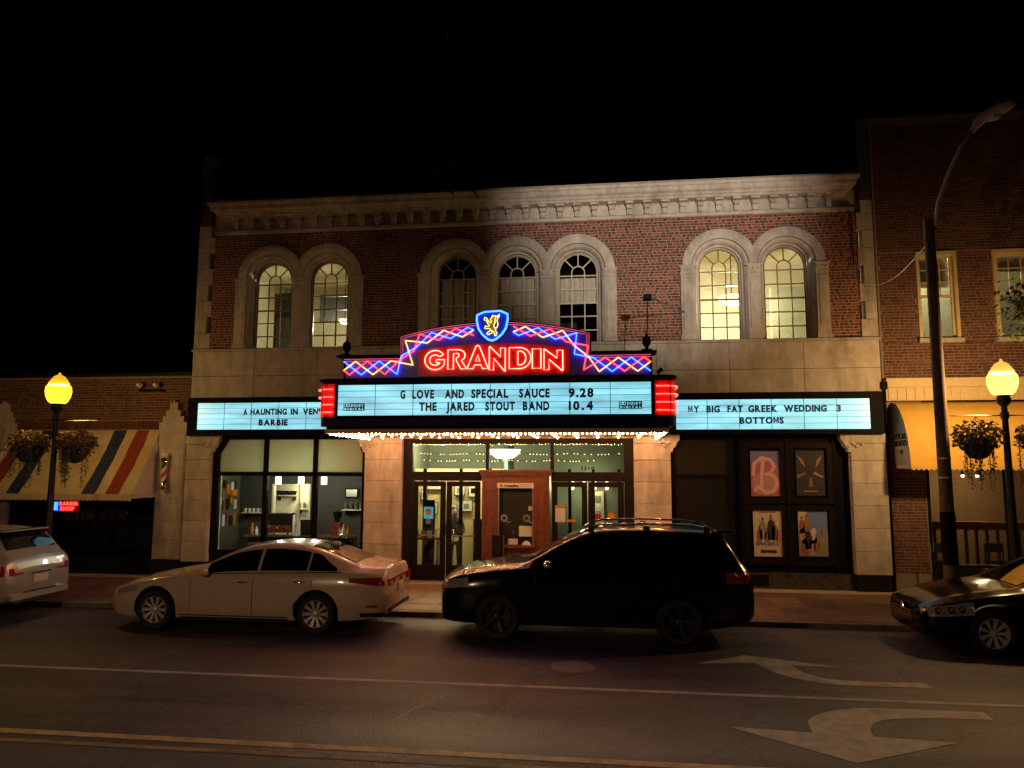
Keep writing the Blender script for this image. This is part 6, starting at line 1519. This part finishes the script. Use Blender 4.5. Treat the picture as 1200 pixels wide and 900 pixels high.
U_.patch('wheel_arch_trim', M['black_trim'], 1.45, 3.42, .26, .38, .010, 12, 2)
g_ = MB()
for k in range(6): g_.box(U_.X0-.02, U_.X0+.03, U_.YC-.42, U_.YC+.42, .52+k*.045, .54+k*.045)
g_.build('grille', M['chrome'], U_.t)
U_.wheels(5, double=False, rimm=mat('dark_rim', (.02,.02,.02), .4)); U_.mirror(1.80, 1.22, M['chrome']); U_.handle(2.62, 1.05, BLACK); U_.handle(3.62, 1.07, BLACK)
# ---- black sedan at the right edge
sd2 = [(a*.94, b_, c*.99, d*.99, e, f_, g) for a, b_, c, d, e, f_, g in sed]
V = Car('black_sedan', 4.78, 13.0, sd2, (.95, 3.6), .33, BLACK, 'black sedan with clear headlamps cut by the right edge', 'car')
V.sglass(1.75, 2.6, .10, .86); V.sglass(2.66, 3.44, .10, .86); V.tglass('windscreen', 1.47, 2.27); V.tglass('rear_window', 3.4, 4.1, .84)
doors(V, (1.52, 2.58, 3.55), .30, .88, BLACK)
hl = V.patch('headlight', M['lens'], .10, .70, lambda x: .52+.10*x, lambda x: .64+.20*x, .008, label='large clear headlamp with chrome rings')
for i, x in enumerate((.22, .38, .52)):
    y = V.YC-V.side(x, .63)-.012; MB().lathe([(.05,0),(.055,-.012),(.045,-.016),(.02,-.006)], (V.X0+x, y, .60+.12*x), 14, 'y').build('lamp_ring', M['chrome'], hl[0])
MB().ball((V.X0+.63, V.YC-V.side(.63,.66)-.012, .665), .035, .012, .03, 8, 5).build('indicator', M['amber'], hl[0])
V.wheels(9); V.mirror(1.75, .98, BLACK); V.handle(2.4, .83, BLACK)
g_ = MB()
for k in range(4): g_.box(V.X0-.015, V.X0+.02, V.YC-.38, V.YC+.38, .40+k*.045, .415+k*.045)
g_.build('grille', M['chrome'], V.t); MB().lathe([(.05,-.008),(.055,0),(.05,.008)], (V.X0+.0, V.YC, .57), 16, 'x').build('badge', M['chrome'], V.t)
# ---- silver suv at the left edge
rog = [(0,.32,.72,.76,.50,.44,.30),(.05,.26,.80,.85,.66,.58,.42),(.15,.22,.86,.91,.78,.70,.50),(.45,.20,.94,1.0,.86,.78,.58),(1.0,.20,1.02,1.09,.90,.82,.64),(1.35,.20,1.05,1.13,.90,.83,.66),
       (1.6,.20,1.06,1.25,.90,.83,.66),(1.95,.20,1.07,1.44,.90,.83,.63),(2.3,.20,1.08,1.56,.90,.83,.61),(2.7,.20,1.10,1.62,.90,.83,.60),(3.3,.20,1.12,1.64,.90,.83,.60),(3.8,.22,1.14,1.61,.90,.83,.60),(4.12,.24,1.15,1.55,.89,.82,.61),
       (4.28,.26,1.15,1.42,.88,.81,.64),(4.42,.28,1.13,1.24,.87,.79,.66),(4.52,.30,1.08,1.14,.85,.77,.66),(4.60,.33,.98,1.05,.81,.73,.64),(4.65,.40,.80,.90,.72,.64,.56)]
W_ = Car('silver_suv', -15.27, 12.98, rog, (.92, 3.62), .34, SILV, 'silver compact sport utility car seen from behind at the left edge', 'car')
W_.sglass(1.8, 2.6, .10, .84); W_.sglass(2.66, 3.4, .10, .84); W_.sglass(3.46, 3.95, .10, lambda x: .84-.4*max(0, (x-3.6)/.35)); W_.tglass('windscreen', 1.42, 2.24); W_.tglass('rear_window', 4.12, 4.43, .90)
doors(W_, (1.52, 2.62, 3.5), .36, 1.05, SILV)
W_.patch('tail_light', M['tail'], 4.22, 4.60, lambda x: .80, lambda x: 1.02-.1*(x-4.22), .008, label='big red tail light wrapping the rear corner')
for a, e in ((-.72,-.42),(.42,.72)): W_.rearbox('tail_light', M['tail'], a, e, .80, .93, -.02, .03, tilt=.03)
pl = W_.rearbox('number_plate', M['plate'], -.17, .17, .62, .77, .0, .02)
W_.rearbox('plate_recess', M['black_trim'], -.40, .40, .47, .49, .0, .02); W_.rearbox('chrome_bar', M['chrome'], -.25, .25, .79, .82, .0, .022)
W_.rearbox('bumper', SILV, -.70, .70, .36, .46, .01, .035); W_.rearbox('bumper_insert', M['black_trim'], -.62, .62, .30, .355, -.02, .04)
MB().lathe([(.045,-.006),(.055,-.006),(.055,.006),(.045,.006)], (W_.X0+4.60, W_.YC, .98), 18, 'x').box(W_.X0+4.59, W_.X0+4.615, W_.YC-.055, W_.YC+.055, .972, .988).build('badge', M['chrome'], W_.t)
MB().box(W_.X0+4.08, W_.X0+4.30, W_.YC-.55, W_.YC+.55, 1.56, 1.585).build('spoiler', SILV, W_.t)
MB().tube([(W_.X0+4.42,W_.YC+.02,1.27),(W_.X0+4.28,W_.YC+.30,1.45)], .008, 5).build('wiper', M['black_trim'], W_.t)
W_.wheels(5, double=False); W_.mirror(1.75, 1.1, SILV); W_.handle(2.45, .97, SILV); W_.handle(3.3, .99, SILV)
# small reading: fallen leaves along the gutter
lv = MB(); rg = random.Random(77)
for _ in range(260):
    x = rg.uniform(-12, 6); y = KY-abs(rg.gauss(0, .25))-.02; a = rg.uniform(0, 6.28); s_ = rg.uniform(.02, .045)
    lv.add([(x+s_*math.cos(a), y+s_*math.sin(a), .008), (x+s_*.5*math.cos(a+1.6), y+s_*.5*math.sin(a+1.6), .014), (x-s_*math.cos(a), y-s_*math.sin(a), .007), (x+s_*.5*math.cos(a-1.6), y+s_*.5*math.sin(a-1.6), .012)], [(0,1,2,3)])
tag(lv.build('fallen_leaves', M['flower'], fix=False), 'dry leaves scattered along the gutter', None, None, 'stuff')
